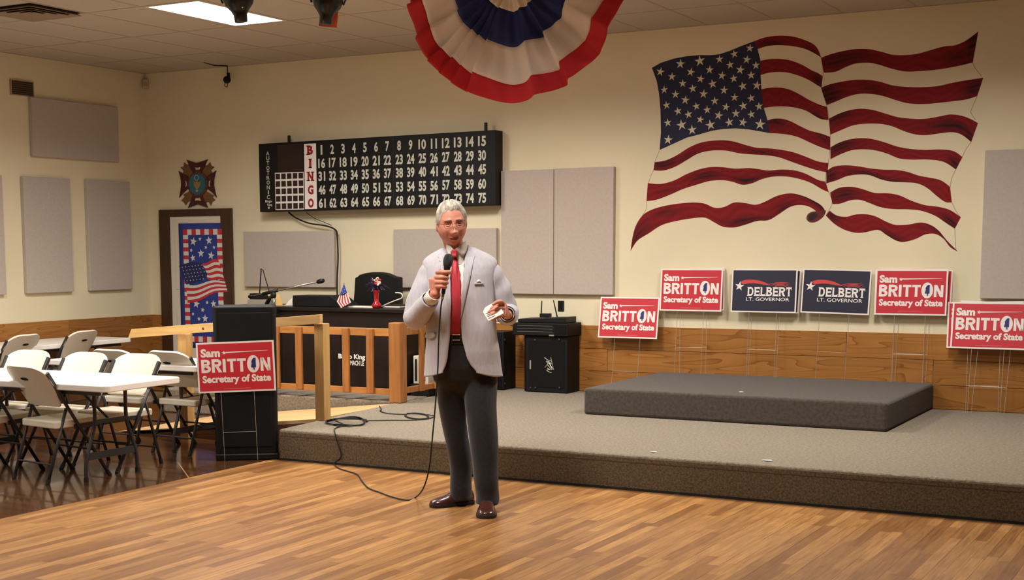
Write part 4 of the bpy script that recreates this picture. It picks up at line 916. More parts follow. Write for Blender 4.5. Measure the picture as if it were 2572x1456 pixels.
# ceiling air diffuser
vn = thing('ceiling_vent', 'dark louvred air vent in the ceiling at the upper left corner', 'vent', ((VENT[0] + VENT[2]) / 2, -3.63, H - 0.001))
MB().box(-0.27, 0.27, -0.27, 0.27, -0.002, 0.0005).build('backing', M('vent_dark', lin(26, 18, 14), 0.8), vn)
for r in (0.28, 0.21, 0.14, 0.07):
    mb = MB(); z0, z1 = -0.022, -0.004
    for sx_, sy in ((1, 0), (-1, 0), (0, 1), (0, -1)):
        if sx_: mb.add([(sx_ * r, -r, z0), (sx_ * r, r, z0), (sx_ * (r - 0.035), r - 0.035, z1), (sx_ * (r - 0.035), -r + 0.035, z1)], [(0, 1, 2, 3)])
        else: mb.add([(-r, sy * r, z0), (r, sy * r, z0), (r - 0.035, sy * (r - 0.035), z1), (-r + 0.035, sy * (r - 0.035), z1)], [(0, 1, 2, 3)])
    o = mb.build('louvre', M('vent_louvre', lin(150, 128, 106), 0.6), vn); md = o.modifiers.new('thick', 'SOLIDIFY'); md.thickness = 0.003
wv = thing('wall_vent', 'small dark louvred grille high on the left wall', 'vent', (0.001, -1.965, 3.14))
MB().box(0, 0.012, 0, 0.285, 0, 0.135).build('backing', M('vent_brown', lin(62, 48, 34), 0.7), wv)
for k in range(6): MB().box(0.010, 0.02, 0.012, 0.273, 0.012 + k * 0.02, 0.020 + k * 0.02).build('louvre', M('vent_slat', lin(88, 72, 52), 0.6), wv)
MB().box(0, 0.022, -0.008, 0.0, -0.008, 0.143).box(0, 0.022, 0.285, 0.293, -0.008, 0.143).box(0, 0.022, 0.0, 0.285, -0.008, 0.0).box(0, 0.022, 0.0, 0.285, 0.135, 0.143).build('frame', M('vent_frame', lin(168, 146, 112), 0.6), wv)
mo = thing('motion_sensor', 'small pale motion sensor in the corner under the ceiling', 'sensor', (0.035, -0.035, 3.37), 0.78)
MB().box(-0.03, 0.03, -0.028, 0.02, 0, 0.10).build('housing', M('sensor_plastic', lin(196, 180, 150), 0.5), mo, bevel=0.008); MB().box(-0.022, 0.022, -0.034, -0.028, 0.02, 0.06).build('lens', M('sensor_lens', lin(170, 160, 140), 0.3), mo, bevel=0.004)
hc = thing('hanging_camera', 'small black device dangling from the ceiling by the back wall', 'device', (AY(571, 170, -0.1)[0], -0.10, H - 0.001))
zz = AY(570, 200, -0.1)[2] - H
MB().tube([(0, 0, 0), (0.0, 0, zz + 0.06)], 0.006, 6).build('stem', black_p, hc); MB().sphere((-0.008, 0, zz), 0.042, 0.04, 0.04, 12, 8).build('body', black_s, hc, smooth=True)
MB().tube([(0.01, 0, zz + 0.07), (0.015, 0, zz + 0.02)], 0.018, 8).build('clamp', black_p, hc)
MB().tube(catmull([(-0.03, 0, zz - 0.02), (-0.04, 0, zz - 0.06), (-0.01, 0, zz - 0.075), (0.0, 0, zz - 0.04)], 5), 0.004, 5).build('cord_loop', rubber_m, hc)
MB().tube([(0, 0, -0.004), tuple(AZ(540, 164, H) - np.array([hc.location.x, hc.location.y, H])), tuple(AZ(512, 157, H) - np.array([hc.location.x, hc.location.y, H]))], [0.006, 0.009, 0.004], 6).build('ceiling_cord', rubber_m, hc)

# ================================================================ cables and scraps on the stage
def stg(u, v, r=0.005): q = AZ(u, v, S); return (q[0], q[1], S + r + 0.0015)
cr = 0.0043
coil = []
c0 = np.array(stg(872, 1062)); ex = np.array(stg(925, 1061)) - c0; ey = np.array(stg(872, 1052)) - c0
for k in range(90):
    a = 2 * math.pi * k / 26; r = 0.92 + 0.10 * math.sin(k * 0.7); coil.append(tuple(c0 + ex * r * math.cos(a) + ey * r * math.sin(a) + np.array([0, 0, 0.004 * (k // 26) + 0.003 * math.sin(k)])))
loop2 = []; c1 = np.array(stg(1047, 1047)); ex2 = np.array(stg(1078, 1049)) - c1; ey2 = np.array(stg(1047, 1040)) - c1
for k in range(45): a = 2 * math.pi * k / 22 + 2.6; loop2.append(tuple(c1 + ex2 * math.cos(a) * (0.95 + 0.05 * math.sin(k)) + ey2 * math.sin(a) + np.array([0, 0, 0.004 * (k // 22)])))
o = MB().tube(catmull([stg(953, 1021), stg(958, 1030), stg(955, 1034), stg(975, 1040), stg(1005, 1042)], 5) + loop2 + catmull([stg(1075, 1043), stg(1092, 1047), stg(1070, 1054), stg(1030, 1057), stg(985, 1057), stg(925, 1058)], 5) + coil + [stg(870, 1070), stg(846, 1075)], cr, 6).build('coiled_cable', rubber_m, smooth=True)
tag(o, 'black microphone cable lying in loose coils on the stage carpet', 'cable')
scrap_m = M('white_scrap', lin(226, 214, 208), 0.8)
for (u, v, s_, lab) in ((1642, 1136, 0.018, 'tiny white paper scrap on the stage edge left of centre'), (1926, 1157, 0.026, 'small white paper scrap on the stage edge in front of the riser')):
    q = AZ(u, v, S); o = MB().prism([(-1.3, -0.6), (0.2, -1), (1.4, -0.3), (0.9, 0.7), (-0.6, 0.9)], lambda a, b2, t: (a * s_, b2 * s_, t + 0.002 * math.sin(3 * a)), 0.003).build('paper_scrap', scrap_m); o.location = (q[0], q[1], S + 0.003); tag(o, lab, 'paper scrap')
q = AZ(1862, 985, 0.452); o = MB().prism([(-1.3, -0.6), (0.2, -1), (1.4, -0.3), (0.9, 0.7), (-0.6, 0.9)], lambda a, b2, t: (a * 0.014, b2 * 0.014, t), 0.003).build('paper_scrap', scrap_m); o.location = (q[0], q[1], 0.4545); tag(o, 'tiny white scrap near the front edge of the dark riser', 'paper scrap')
# ================================================================ flag mural painted on the back wall
fm = thing('flag_mural', 'large waving american flag painted on the back wall', 'mural')
def m1(x, y): q = AY(1560 + x / 2.4268, 60 + y / 2.4268, 0.0); return (q[0], q[2])
def m2(x, y): q = AY(2020 + x / 2.4275, 60 + y / 2.4275, 0.0); return (q[0], q[2])
stripe_m = M('mural_red_paint', (1, 1, 1), 0.75, spec=0.2)
nd, lk = nodes(stripe_m); b = nd['Principled BSDF']
for l in list(b.inputs['Base Color'].links): lk.remove(l)
ca = nd.new('ShaderNodeVertexColor'); ca.layer_name = 'paint'; lk.new(ca.outputs[0], b.inputs['Base Color'])
RED = np.array(lin(122, 24, 30)); RED2 = np.array(lin(150, 34, 38)); DRK = np.array(lin(34, 20, 24))
def stripe(mp, top, bot, blobs=()):
    N, K = 90, 10
    a = resample(catmull(top, 8), N); c = resample(catmull(bot, 8), N); vs_ = []; cols = []
    for i in range(N):
        s_ = i / (N - 1)
        for j in range(K + 1):
            t = j / K; p = a[i] * (1 - t) + c[i] * t; x, z = mp(*p); vs_.append((x, -0.0012, z))
            n_ = 0.5 + 0.5 * math.sin(9 * s_ + 14 * t + 3 * math.sin(23 * s_))
            col_ = RED * (1 - 0.5 * n_) + RED2 * 0.5 * n_; k = 0.0
            for (s0, t0, rs_, rt_, w_) in blobs:
                t0b = t0 + 0.12 * math.sin(7 * (s_ - s0))
                k = max(k, w_ * math.exp(-((s_ - s0) / rs_) ** 2 - ((t - t0b) / rt_) ** 2))
            k = min(1, k * (0.85 + 0.3 * math.sin(40 * t + 11 * s_))); edge = min(t, 1 - t) < 0.04
            col_ = col_ * (1 - k) + DRK * k
            cols.append(col_)
    fs_ = []
    for i in range(N - 1):
        for j in range(K): q = i * (K + 1) + j; fs_.append((q, q + K + 1, q + K + 2, q + 1))
    o = MB().add(vs_, fs_).build('painted_stripe', stripe_m, fm, fix=False)
    at_ = o.data.color_attributes.new('paint', 'FLOAT_COLOR', 'POINT')
    at_.data.foreach_set('color', np.c_[np.array(cols), np.ones(len(cols))].astype('f').ravel())
stripe(m1, [(812,105),(880,82),(960,72),(1040,76),(1110,95),(1170,122),(1200,155),(1220,205)], [(832,155),(880,138),(950,130),(1040,135),(1120,152),(1180,180),(1220,205)], [(.22,.7,.2,.35,.9),(.85,.8,.15,.3,.9)])
stripe(m1, [(848,225),(900,215),(960,213),(1030,222),(1100,248),(1160,282),(1200,300),(1228,318)], [(850,312),(900,298),(960,293),(1020,298),(1090,318),(1150,345),(1190,370),(1222,388)], [(.92,.6,.12,.5,.95)])
stripe(m1, [(855,398),(900,390),(960,388),(1020,398),(1080,425),(1150,465),(1210,492),(1255,505)], [(870,512),(930,504),(1000,503),(1070,512),(1130,530),(1180,560),(1220,580),(1265,585)], [(.85,.95,.14,.25,.95)])
stripe(m1, [(893,588),(930,578),(980,578),(1030,592),(1090,622),(1150,650),(1220,668),(1275,688)], [(905,665),(960,668),(1020,675),(1080,690),(1150,722),(1210,748),(1275,770)], [(.1,.1,.15,.4,.9),(.9,.3,.12,.3,.7)])
stripe(m1, [(205,842),(270,832),(340,800),(420,750),(500,720),(600,709),(680,715),(760,738),(830,755),(900,758),(980,768),(1060,785),(1140,815),(1200,838),(1265,848)], [(197,892),(260,893),(330,870),(400,830),(470,790),(550,772),(640,772),(720,788),(800,795),(880,800),(960,812),(1040,840),(1120,868),(1190,890),(1258,905)], [(.05,.4,.09,.5,.95),(.2,.7,.08,.3,.7),(.62,.6,.08,.3,.8)])
stripe(m1, [(163,970),(240,975),(320,955),(400,915),(480,885),(550,872),(620,873),(700,882),(780,878),(840,885),(900,893),(980,887),(1060,893),(1130,915),(1200,950),(1245,960)], [(155,1080),(220,1070),(300,1040),(380,1005),(460,980),(540,957),(620,952),(680,962),(740,980),(800,970),(860,945),(930,930),(1010,930),(1090,945),(1160,970),(1220,1005),(1265,1025)], [(.33,.55,.09,.3,.9),(.55,.75,.09,.22,1),(.7,.55,.08,.3,.7),(.1,.6,.06,.3,.4)])
stripe(m1, [(58,1383),(70,1300),(90,1230),(128,1170),(180,1135),(260,1110),(350,1095),(440,1088),(510,1095),(570,1120),(630,1115),(690,1088),(760,1092),(820,1102),(880,1082),(950,1048),(1030,1032),(1100,1045),(1160,1070),(1220,1105),(1245,1140)], [(58,1383),(100,1320),(170,1275),(250,1225),(340,1200),(430,1185),(510,1180),(570,1210),(620,1235),(690,1240),(760,1222),(830,1200),(900,1195),(960,1160),(1030,1115),(1090,1103),(1150,1115),(1195,1150),(1190,1185)], [(.06,.5,.10,.6,.8),(.25,.4,.06,.25,.6),(.62,.9,.12,.22,1),(.80,.8,.06,.3,.8),(.95,.15,.08,.3,1)])
cu = catmull([(1245,1138),(1240,1165),(1215,1190),(1180,1208),(1145,1205),(1130,1185),(1140,1160),(1165,1145),(1190,1143),(1205,1155),(1195,1175),(1190,1120),(1225,1108)], 4, True)
mb = MB(); ngon(mb, [m1(*p) for p in catmull([(1245,1135),(1242,1160),(1222,1185),(1185,1207),(1150,1208),(1130,1188),(1140,1158),(1170,1143),(1196,1142)], 4, True)], lambda a, b2: (a, -0.0016, b2)); mb.build('painted_curl', M('mural_curl_paint', lin(84, 24, 26), 0.75, col2=lin(120, 28, 32), nscale=30), fm, fix=False)
mb = MB(); ngon(mb, [m1(*p) for p in catmull([(1196,1160),(1185,1185),(1160,1200),(1143,1192),(1146,1168),(1170,1152)], 4, True)], lambda a, b2: (a, -0.002, b2)); mb.build('painted_curl_shadow', M('mural_dark_paint', lin(40, 24, 24), 0.75), fm, fix=False)
R_ = [
 ([(102,207),(160,185),(240,165),(320,153),(400,155),(470,170),(540,188),(620,190),(700,180),(780,157),(850,138),(920,130),(980,105),(1030,70),(1062,45)], [(120,298),(190,292),(250,265),(310,243),(390,237),(460,250),(530,272),(620,290),(720,287),(800,280),(880,268),(960,252),(1028,235)], [(.12,.45,.22,.5,.8),(.97,.3,.06,.8,1),(.88,.6,.09,.35,.75)]),
 ([(102,390),(150,370),(230,352),(320,340),(400,342),(470,355),(540,375),(640,385),(740,385),(820,378),(900,360),(980,345),(1092,328)], [(138,495),(200,470),(260,445),(330,427),(410,427),(490,442),(560,465),(640,485),(740,488),(830,480),(920,470),(990,460),(1055,440)], [(.03,.5,.09,.7,1),(.32,.6,.08,.3,.6),(.96,.5,.07,.5,.9)]),
 ([(150,578),(210,548),(280,525),(350,517),(420,525),(490,545),(570,568),(660,578),(740,578),(820,565),(890,552),(960,560),(1015,580),(1060,605)], [(160,675),(230,645),(300,618),(380,608),(470,610),(540,625),(600,650),(670,672),(740,678),(820,668),(900,660),(960,675),(1018,720)], [(.06,.1,.12,.35,.9),(.85,.6,.18,.3,1),(.97,.85,.05,.3,1)]),
 ([(160,752),(210,725),(280,703),(360,696),(430,705),(500,725),(570,748),(650,762),(740,768),(820,765),(890,770),(930,785),(965,812)], [(160,825),(220,795),(290,770),(370,764),(440,772),(510,792),(580,820),(660,827),(740,826),(820,833),(870,850),(925,888)], [(.08,.35,.13,.5,.95),(.97,.7,.06,.4,.9)]),
 ([(135,897),(180,870),(250,862),(330,868),(400,880),(480,888),(560,890),(630,902),(700,925),(770,938),(830,952),(880,985),(890,1000)], [(135,972),(200,952),(260,928),(330,918),(400,922),(470,948),(540,962),(620,965),(690,972),(750,1000),(810,1050),(860,1085),(900,1088)], [(.04,.6,.06,.5,.9),(.33,.8,.2,.28,1),(.55,.95,.12,.2,.9)]),
 ([(158,1028),(210,1000),(280,992),(350,1005),(430,1030),(510,1032),(580,1045),(660,1080),(740,1105),(820,1115),(890,1135),(955,1178)], [(172,1098),(220,1095),(280,1075),(340,1072),(400,1092),(460,1115),(540,1128),(640,1130),(720,1140),(800,1170),(860,1210),(918,1248)], [(.1,.5,.12,.5,.85),(.95,.75,.1,.35,.95)]),
 ([(155,1138),(200,1168),(260,1175),(310,1162),(380,1160),(440,1175),(500,1205),(560,1225),(640,1222),(710,1210),(770,1225),(820,1260),(870,1320),(938,1388)], [(132,1168),(180,1215),(240,1252),(310,1272),(370,1270),(450,1255),(500,1285),(560,1320),(610,1328),(680,1310),(740,1282),(800,1280),(850,1310),(890,1360),(938,1388)], [(.04,.4,.06,.6,.9),(.5,.95,.1,.25,1),(.85,.15,.12,.4,1)])]
for t_, b_, bl in R_: stripe(m2, t_, b_, bl)
can = [(188,268),(240,238),(320,212),(400,197),(480,190),(540,191),(600,185),(660,165),(720,140),(812,105),(832,155),(848,215),(850,300),(855,398),(870,512),(893,588),(905,665),(850,655),(780,643),(700,636),(620,640),(550,652),(470,675),(400,693),(330,725),(280,748),(235,768),(243,660),(240,520),(232,430),(218,350),(200,300)]
ngon(mb := MB(), [m1(*p) for p in can], lambda a, b2: (a, -0.0014, b2)); mb.build('painted_canton', M('mural_navy_paint', lin(24, 28, 58), 0.75, col2=lin(30, 34, 66), nscale=5), fm, fix=False)
star_m = M('mural_star_paint', lin(214, 208, 178), 0.75)
for k, (x, y) in enumerate([(240,292),(310,322),(362,244),(425,294),(480,226),(540,280),(600,216),(690,184),(785,148),(665,250),(767,218),(822,253),(615,315),(727,280),(793,313),(485,335),(558,366),(687,333),(376,363),(437,394),(263,402),(332,430),(503,427),(628,404),(742,380),(828,375),(392,464),(571,470),(692,448),(793,453),(277,496),(347,532),(459,502),(525,524),(640,507),(745,500),(841,503),(411,552),(595,558),(700,546),(794,552),(285,602),(369,616),(483,583),(545,616),(660,600),(743,600),(848,612),(433,646),(287,706)]):
    c = m1(x, y); mb = MB(); big = 1.2 if y > 610 or (x, y) in ((362, 244), (480, 226)) else 1.0
    flat(mb, star(c[0], c[1], 0.0395 * big * (0.95 + 0.15 * random.random()), random.uniform(-0.25, 0.25), 0.36), lambda a, b2: (a, -0.002, b2)); mb.build('painted_star', star_m, fm, fix=False)
pen = M('mural_pencil_line', lin(156, 142, 116), 0.8)
def penline(mp, pts, w=0.0022):
    P_ = [np.array(mp(*p)) for p in catmull(pts, 5)]; vs_ = []; 
    for i, p in enumerate(P_):
        d = P_[min(i + 1, len(P_) - 1)] - P_[max(i - 1, 0)]; n_ = np.array([-d[1], d[0]]) / (np.linalg.norm(d) + 1e-9) * w
        vs_ += [(p[0] + n_[0], -0.0008, p[1] + n_[1]), (p[0] - n_[0], -0.0008, p[1] - n_[1])]
    MB().add(vs_, [(2 * i, 2 * i + 1, 2 * i + 3, 2 * i + 2) for i in range(len(P_) - 1)]).build('painted_outline', pen, fm, fix=False)
for L_ in ([(235,768),(222,800),(205,842)], [(197,892),(180,930),(166,970)], [(155,1080),(152,1130),(128,1170)], [(1220,205),(1232,300),(1222,388),(1255,505),(1268,585),(1275,690),(1270,800),(1250,905),(1248,960),(1265,1025),(1285,1070),(1280,1110),(1250,1165)]): penline(m1, L_)
for L_ in ([(1028,235),(1040,265),(1082,320)], [(1055,440),(1020,520),(1018,545),(1045,585)], [(1018,720),(985,765),(963,812)], [(925,888),(900,940),(889,1000)], [(900,1088),(925,1140),(950,1175)], [(918,1248),(920,1310),(925,1380)]): penline(m2, L_)
# ================================================================ the man with the microphone
FX, TH = np.array([6.751, -4.754, 0.0]), 0.5192
def w2l(p): q = np.asarray(p) - FX; c, s_ = math.cos(TH), math.sin(TH); return np.array([c * q[0] + s_ * q[1], -s_ * q[0] + c * q[1], q[2]])
def r2l(q): c, s_ = math.cos(TH), math.sin(TH); return np.array([c * q[0] + s_ * q[1], -s_ * q[0] + c * q[1], q[2]])
CL = w2l(CAM)
def LP(u, v, y): q = r2l(_ray(u, v)); t = (y - CL[1]) / q[1]; return CL + q * t
def loft(rings, n=28, cap=True):
    """rings: (centre, axis a, axis b, ra, rb, exponent)"""
    mb = MB(); vs_ = []; fs_ = []
    for c, ua, ub, ra, rb, e in rings:
        c, ua, ub = np.array(c), np.array(ua), np.array(ub)
        for j in range(n):
            a = 2 * math.pi * j / n; ca, sa = math.cos(a), math.sin(a)
            vs_.append(c + ua * ra * math.copysign(abs(ca) ** (2 / e), ca) + ub * rb * math.copysign(abs(sa) ** (2 / e), sa))
    k = len(rings)
    for i in range(k - 1):
        for j in range(n): j2 = (j + 1) % n; fs_.append((i * n + j, i * n + j2, (i + 1) * n + j2, (i + 1) * n + j))
    if cap: fs_ += [tuple(range(n))[::-1], tuple((k - 1) * n + j for j in range(n))]
    return mb.add(vs_, fs_)
def hor(z, cx, cy, a, b_, e=2.4): return ((cx, cy, z), (1, 0, 0), (0, 1, 0), a, b_, e)
def capsule(mb, pts, rs, n=12, sub=5):
    P_ = catmull(pts, sub); R_ = np.interp(np.linspace(0, len(rs) - 1, len(P_)), range(len(rs)), rs)
    d0 = P_[0] - P_[1]; d0 = d0 / np.linalg.norm(d0); d1 = P_[-1] - P_[-2]; d1 = d1 / np.linalg.norm(d1)
    P2 = [P_[0] + d0 * R_[0] * 0.9, P_[0] + d0 * R_[0] * 0.6] + list(P_) + [P_[-1] + d1 * R_[-1] * 0.6, P_[-1] + d1 * R_[-1] * 0.9]
    R2 = [R_[0] * 0.35, R_[0] * 0.8] + list(R_) + [R_[-1] * 0.8, R_[-1] * 0.35]
    mb.tube(P2, R2, n)
def remesh(o, vox, smooth=4):
    md = o.modifiers.new('rm', 'REMESH'); md.mode = 'VOXEL'; md.voxel_size = vox; md.use_smooth_shade = True
    if smooth: s_ = o.modifiers.new('sm', 'SMOOTH'); s_.iterations = smooth; s_.factor = 0.5
    dg = bpy.context.evaluated_depsgraph_get(); dg.update(); me = bpy.data.meshes.new_from_object(o.evaluated_get(dg)); old = o.data; mats = list(old.materials)
    o.modifiers.clear(); o.data = me
    if not me.materials:
        for m_ in mats: me.materials.append(m_)
    return o
# ---- key joints (local frame: x = to the right in the photo, -y = towards the camera)
HEAD = LP(1134, 561, -0.06)
MH = Matrix.Translation(HEAD) @ Matrix.Rotation(0.15, 4, 'Z') @ Matrix.Rotation(-0.075, 4, 'Y') @ Matrix.Rotation(0.06, 4, 'X') @ Matrix.Diagonal((1.07, 1.05, 1.06, 1))
SR, ER, WR = np.array([-0.200, 0.015, 1.450]), np.array([-0.298, -0.03, 1.185]), LP(1092, 737, -0.27)
SL, EL, WL = np.array([0.137, 0.015, 1.450]), np.array([0.243, 0.02, 1.205]), np.array([0.243, -0.215, 1.205])
def g2(x, z, x0, z0, sx_, sz_): return math.exp(-((x - x0) / sx_) ** 2 - ((z - z0) / sz_) ** 2)
def head_pt(al, el, grow=0.0):
    """al: azimuth, 0 = front; el: elevation"""
    ce = math.cos(el) ** (0.80 if el > 0 else 0.92); x = math.sin(al) * ce; y = -math.cos(al) * ce; z = math.sin(el)
    zz = z * 0.120; t = max(0.0, -z)
    wx = 0.0765 * (1 + 0.085 * math.sin(min(1.0, t * 1.15) * math.pi) - 0.03 * t ** 3) * (1 + 0.03 * max(0, z) * (1 - z)); wy = 0.097 if y > 0 else 0.090
    X = x * wx * (1 + 0.10 * (1 - abs(x)) * 0); Y = y * wy; Z = zz
    if y > 0: Y *= 1 - 0.18 * t ** 2
    Z -= 0.004 * t ** 4
    if y < 0:
        X *= 1 + 0.10 * (-y) * (1 - abs(x))
        f = min(1.0, -y * 1.6); d = 0.0
        Y -= 0.006 * t * (-y)
        d += 0.026 * g2(X, Z, 0, -0.046, 0.012, 0.013) + 0.013 * g2(X, Z, 0, -0.02, 0.009, 0.024) + 0.010 * g2(abs(X), Z, 0.014, -0.050, 0.008, 0.008)
        d += 0.007 * g2(abs(X), Z, 0.030, 0.022, 0.022, 0.009) + 0.006 * g2(abs(X), Z, 0.046, -0.036, 0.020, 0.020)
        d -= 0.011 * g2(abs(X), Z, 0.032, 0.002, 0.016, 0.010); d += 0.005 * g2(abs(X), Z, 0.032, -0.002, 0.012, 0.006)
        d += 0.005 * g2(X, Z, 0, -0.071, 0.024, 0.006) + 0.005 * g2(X, Z, 0, -0.090, 0.020, 0.007) - 0.006 * g2(X, Z, 0, -0.0805, 0.024, 0.0035)
        d -= 0.004 * g2(abs(X), Z, 0.034, -0.062, 0.006, 0.020)
        d += 0.012 * g2(X, Z, 0, -0.112, 0.024, 0.014) - 0.003 * g2(X, Z, 0, -0.1, 0.03, 0.005)
        Y -= d * f
    p = Vector((X, Y, Z))
    if grow: p += Vector((x, y, z)).normalized() * grow
    return p
def head_mb():
    mb = MB(); na, ne = 120, 84; vs_ = []; fs_ = []
    for i in range(ne + 1):
        el = -math.pi / 2 + math.pi * i / ne; el = max(-1.565, min(1.565, el))
        for j in range(na): vs_.append(MH @ head_pt(2 * math.pi * j / na, el))
    for i in range(ne):
        for j in range(na): j2 = (j + 1) % na; fs_.append((i * na + j, i * na + j2, (i + 1) * na + j2, (i + 1) * na + j))
    fs_ += [tuple(range(na))[::-1], tuple(ne * na + j for j in range(na))]
    return mb.add(vs_, fs_)
body = head_mb()
for s_ in (-1, 1):
    body.sphere(MH @ Vector((s_ * 0.079, 0.012, -0.012)), 0.010, 0.020, 0.033, 12, 10, (Matrix.Rotation(0.15, 4, 'Z') @ Matrix.Rotation(s_ * 0.2, 4, 'Z') @ Matrix.Rotation(0.15, 4, 'X')))
NB = np.array([-0.045, 0.015, 1.53])
hb = np.array(MH @ Vector((0, 0.012, -0.09)))
q = loft([((hb * (1 - t) + NB * t), (1, 0, 0), (0, 1, 0), 0.060 + 0.004 * t, 0.062 + 0.004 * t, 2.0) for t in np.linspace(0, 1, 6)] , 24); body.add(q.v, q.f)
JR = [hor(0.826, -0.017, 0.005, 0.238, 0.152), hor(0.90, -0.019, 0.004, 0.230, 0.152), hor(0.98, -0.021, 0.0, 0.223, 0.155), hor(1.10, -0.026, 0.0, 0.212, 0.155), hor(1.20, -0.030, 0.003, 0.205, 0.150),
      hor(1.30, -0.032, 0.005, 0.205, 0.146), hor(1.38, -0.033, 0.01, 0.210, 0.140), hor(1.44, -0.033, 0.012, 0.216, 0.130), hor(1.485, -0.033, 0.015, 0.222, 0.116), hor(1.512, -0.033, 0.018, 0.220, 0.104), hor(1.532, -0.034, 0.020, 0.206, 0.096), hor(1.555, -0.036, 0.022, 0.172, 0.088), hor(1.578, -0.040, 0.024, 0.126, 0.080), hor(1.598, -0.044, 0.022, 0.088, 0.074)]
def jparam(z):
    zs = [r[0][2] for r in JR]; return [np.interp(z, zs, [f_(r) for r in JR]) for f_ in (lambda r: r[0][0], lambda r: r[0][1], lambda r: r[3], lambda r: r[4])]
def yfront(x, z, off=0.0):
    cx_, cy__, a, b_ = jparam(z); k = min(0.999, abs((x - cx_) / a)); return cy__ - b_ * (1 - k ** 2.4) ** (1 / 2.4) - off
inner = [((r[0]), r[1], r[2], r[3] - (0.045 if r[0][2] < 1.15 else 0.03), r[4] - 0.035, 2.4) for r in JR[1:-2]]
q = loft(inner, 28); body.add(q.v, q.f)
capsule(body, [SR, ER, WR], [0.045, 0.040, 0.028]); capsule(body, [SL, EL, WL], [0.045, 0.040, 0.028])
# legs of the body
LEGS = {}
def leg(pts): return [np.array(p) for p in pts]
LL = [(LP(1138, 905, 0.045), 0.098, 0.100), (LP(1134, 960, 0.055), 0.096, 0.105), (LP(1138, 1030, 0.08), 0.082, 0.095), (LP(1149, 1115, 0.11), 0.073, 0.082), (LP(1157, 1180, 0.15), 0.068, 0.078), (LP(1159, 1225, 0.175), 0.068, 0.084), (LP(1158, 1247, 0.178), 0.069, 0.088), (LP(1158, 1252, 0.178), 0.067, 0.086)]
RL = [(LP(1203, 905, 0.03), 0.098, 0.100), (LP(1208, 960, 0.005), 0.102, 0.112), (LP(1209, 1030, -0.03), 0.095, 0.102), (LP(1214, 1115, -0.05), 0.087, 0.090), (LP(1221, 1180, -0.05), 0.077, 0.083), (LP(1223, 1225, -0.04), 0.072, 0.086), (LP(1223, 1258, -0.038), 0.072, 0.092), (LP(1223, 1264, -0.038), 0.069, 0.088)]
for L_ in (LL, RL):
    q = loft([(c, (1, 0, 0), (0, 1, 0), a - 0.03, b_ - 0.03, 2.2) for c, a, b_ in L_[1:]], 20); body.add(q.v, q.f)
HL_, TL_ = w2l(AZ(1187, 1263, 0)), w2l(AZ(1082, 1274, 0)); TR_ = w2l(AZ(1220, 1303, 0)); HR_ = np.array([0.128, 0.035, 0])
for h0, t0 in ((HL_, TL_), (HR_, TR_)):
    d0 = (t0 - h0) / np.linalg.norm(t0 - h0); up_ = np.array([0, 0, 1.0])
    capsule(body, [h0 + d0 * 0.065 + up_ * 0.17, h0 + d0 * 0.065 + up_ * 0.075, h0 + d0 * 0.12 + up_ * 0.052, h0 + d0 * 0.20 + up_ * 0.040], [0.032, 0.028, 0.024, 0.014])
# right hand: a fist around the microphone
MICT, MICB = LP(1125.5, 655, -0.305), LP(1113, 738, -0.285)
maxis = (MICT - MICB) / np.linalg.norm(MICT - MICB)
KN = [LP(1099, 684, -0.275), LP(1095.5, 696, -0.275), LP(1094, 708, -0.272), LP(1094, 719, -0.268)]
for i, (k_, v_, tipu) in enumerate(zip(KN, (682, 695, 707, 718), (1129, 1123, 1122, 1119))):
    r = (0.0135, 0.0138, 0.0134, 0.0122)[i]
    m1_ = LP(1104, v_ + 1, -0.325); m2_ = LP(tipu - 8, v_ + 1.5, -0.332); m3_ = LP(tipu, v_ + (1 if i == 0 else 3), -0.312); tp_ = LP(tipu - 1, v_ + 3, -0.295)
    capsule(body, [k_, m1_, m2_, m3_, tp_], [r * 1.1, r * 1.08, r, r * 0.95, r * 0.85], 10, 4)
pal = [((WR * (1 - t) + ((KN[1] + KN[2]) / 2) * t), 0.030 + 0.013 * t, 0.019 + 0.002 * t) for t in np.linspace(0, 1, 6)]
dp = ((KN[1] + KN[2]) / 2 - WR); dp = dp / np.linalg.norm(dp); kd = (KN[0] - KN[3]); kd = kd - dp * kd.dot(dp); kd = kd / np.linalg.norm(kd)
nrm = np.cross(dp, kd)
wid = np.linalg.norm(KN[0] - KN[3])
q = loft([(c, kd, nrm, max(a, 0.028 + (wid * 0.5 + 0.006 - 0.028) * t_), b_, 2.6) for (c, a, b_), t_ in zip(pal, np.linspace(0, 1, 6))] + [(((KN[1] + KN[2]) / 2) + dp * 0.010, kd, nrm, (wid * 0.5 + 0.006) * 0.8, 0.014, 2.2)], 20); body.add(q.v, q.f)
capsule(body, [LP(1098, 728, -0.275), LP(1102, 706, -0.262), LP(1112, 690, -0.258), LP(1121, 679, -0.268)], [0.016, 0.015, 0.012, 0.010], 10, 4)
# left hand: holding folded papers
HK = [np.array([0.222, -0.315, 1.262]), np.array([0.214, -0.335, 1.245]), np.array([0.210, -0.345, 1.226]), np.array([0.212, -0.345, 1.207])]
q = loft([(WL * (1 - t) + ((HK[1] + HK[2]) / 2 + np.array([0.004, 0.0, 0])) * t, (0, 0.25, 0.97), (0.97, -0.2, 0.05), 0.026 + 0.014 * t, 0.017, 2.6) for t in np.linspace(0, 1, 6)], 20); body.add(q.v, q.f)
for i, k_ in enumerate(HK):
    r = (0.0105, 0.0108, 0.0102, 0.009)[i]; L_ = (0.080, 0.086, 0.080, 0.064)[i]
    capsule(body, [k_, k_ + np.array([-0.40 * L_, -0.022, 0.004 - 0.004 * i]), k_ + np.array([-0.75 * L_, -0.026, -0.006 - 0.002 * i]), k_ + np.array([-1.0 * L_, -0.020, -0.018 - 0.002 * i])], [r * 1.1, r, r * 0.95, r * 0.8], 10, 4)
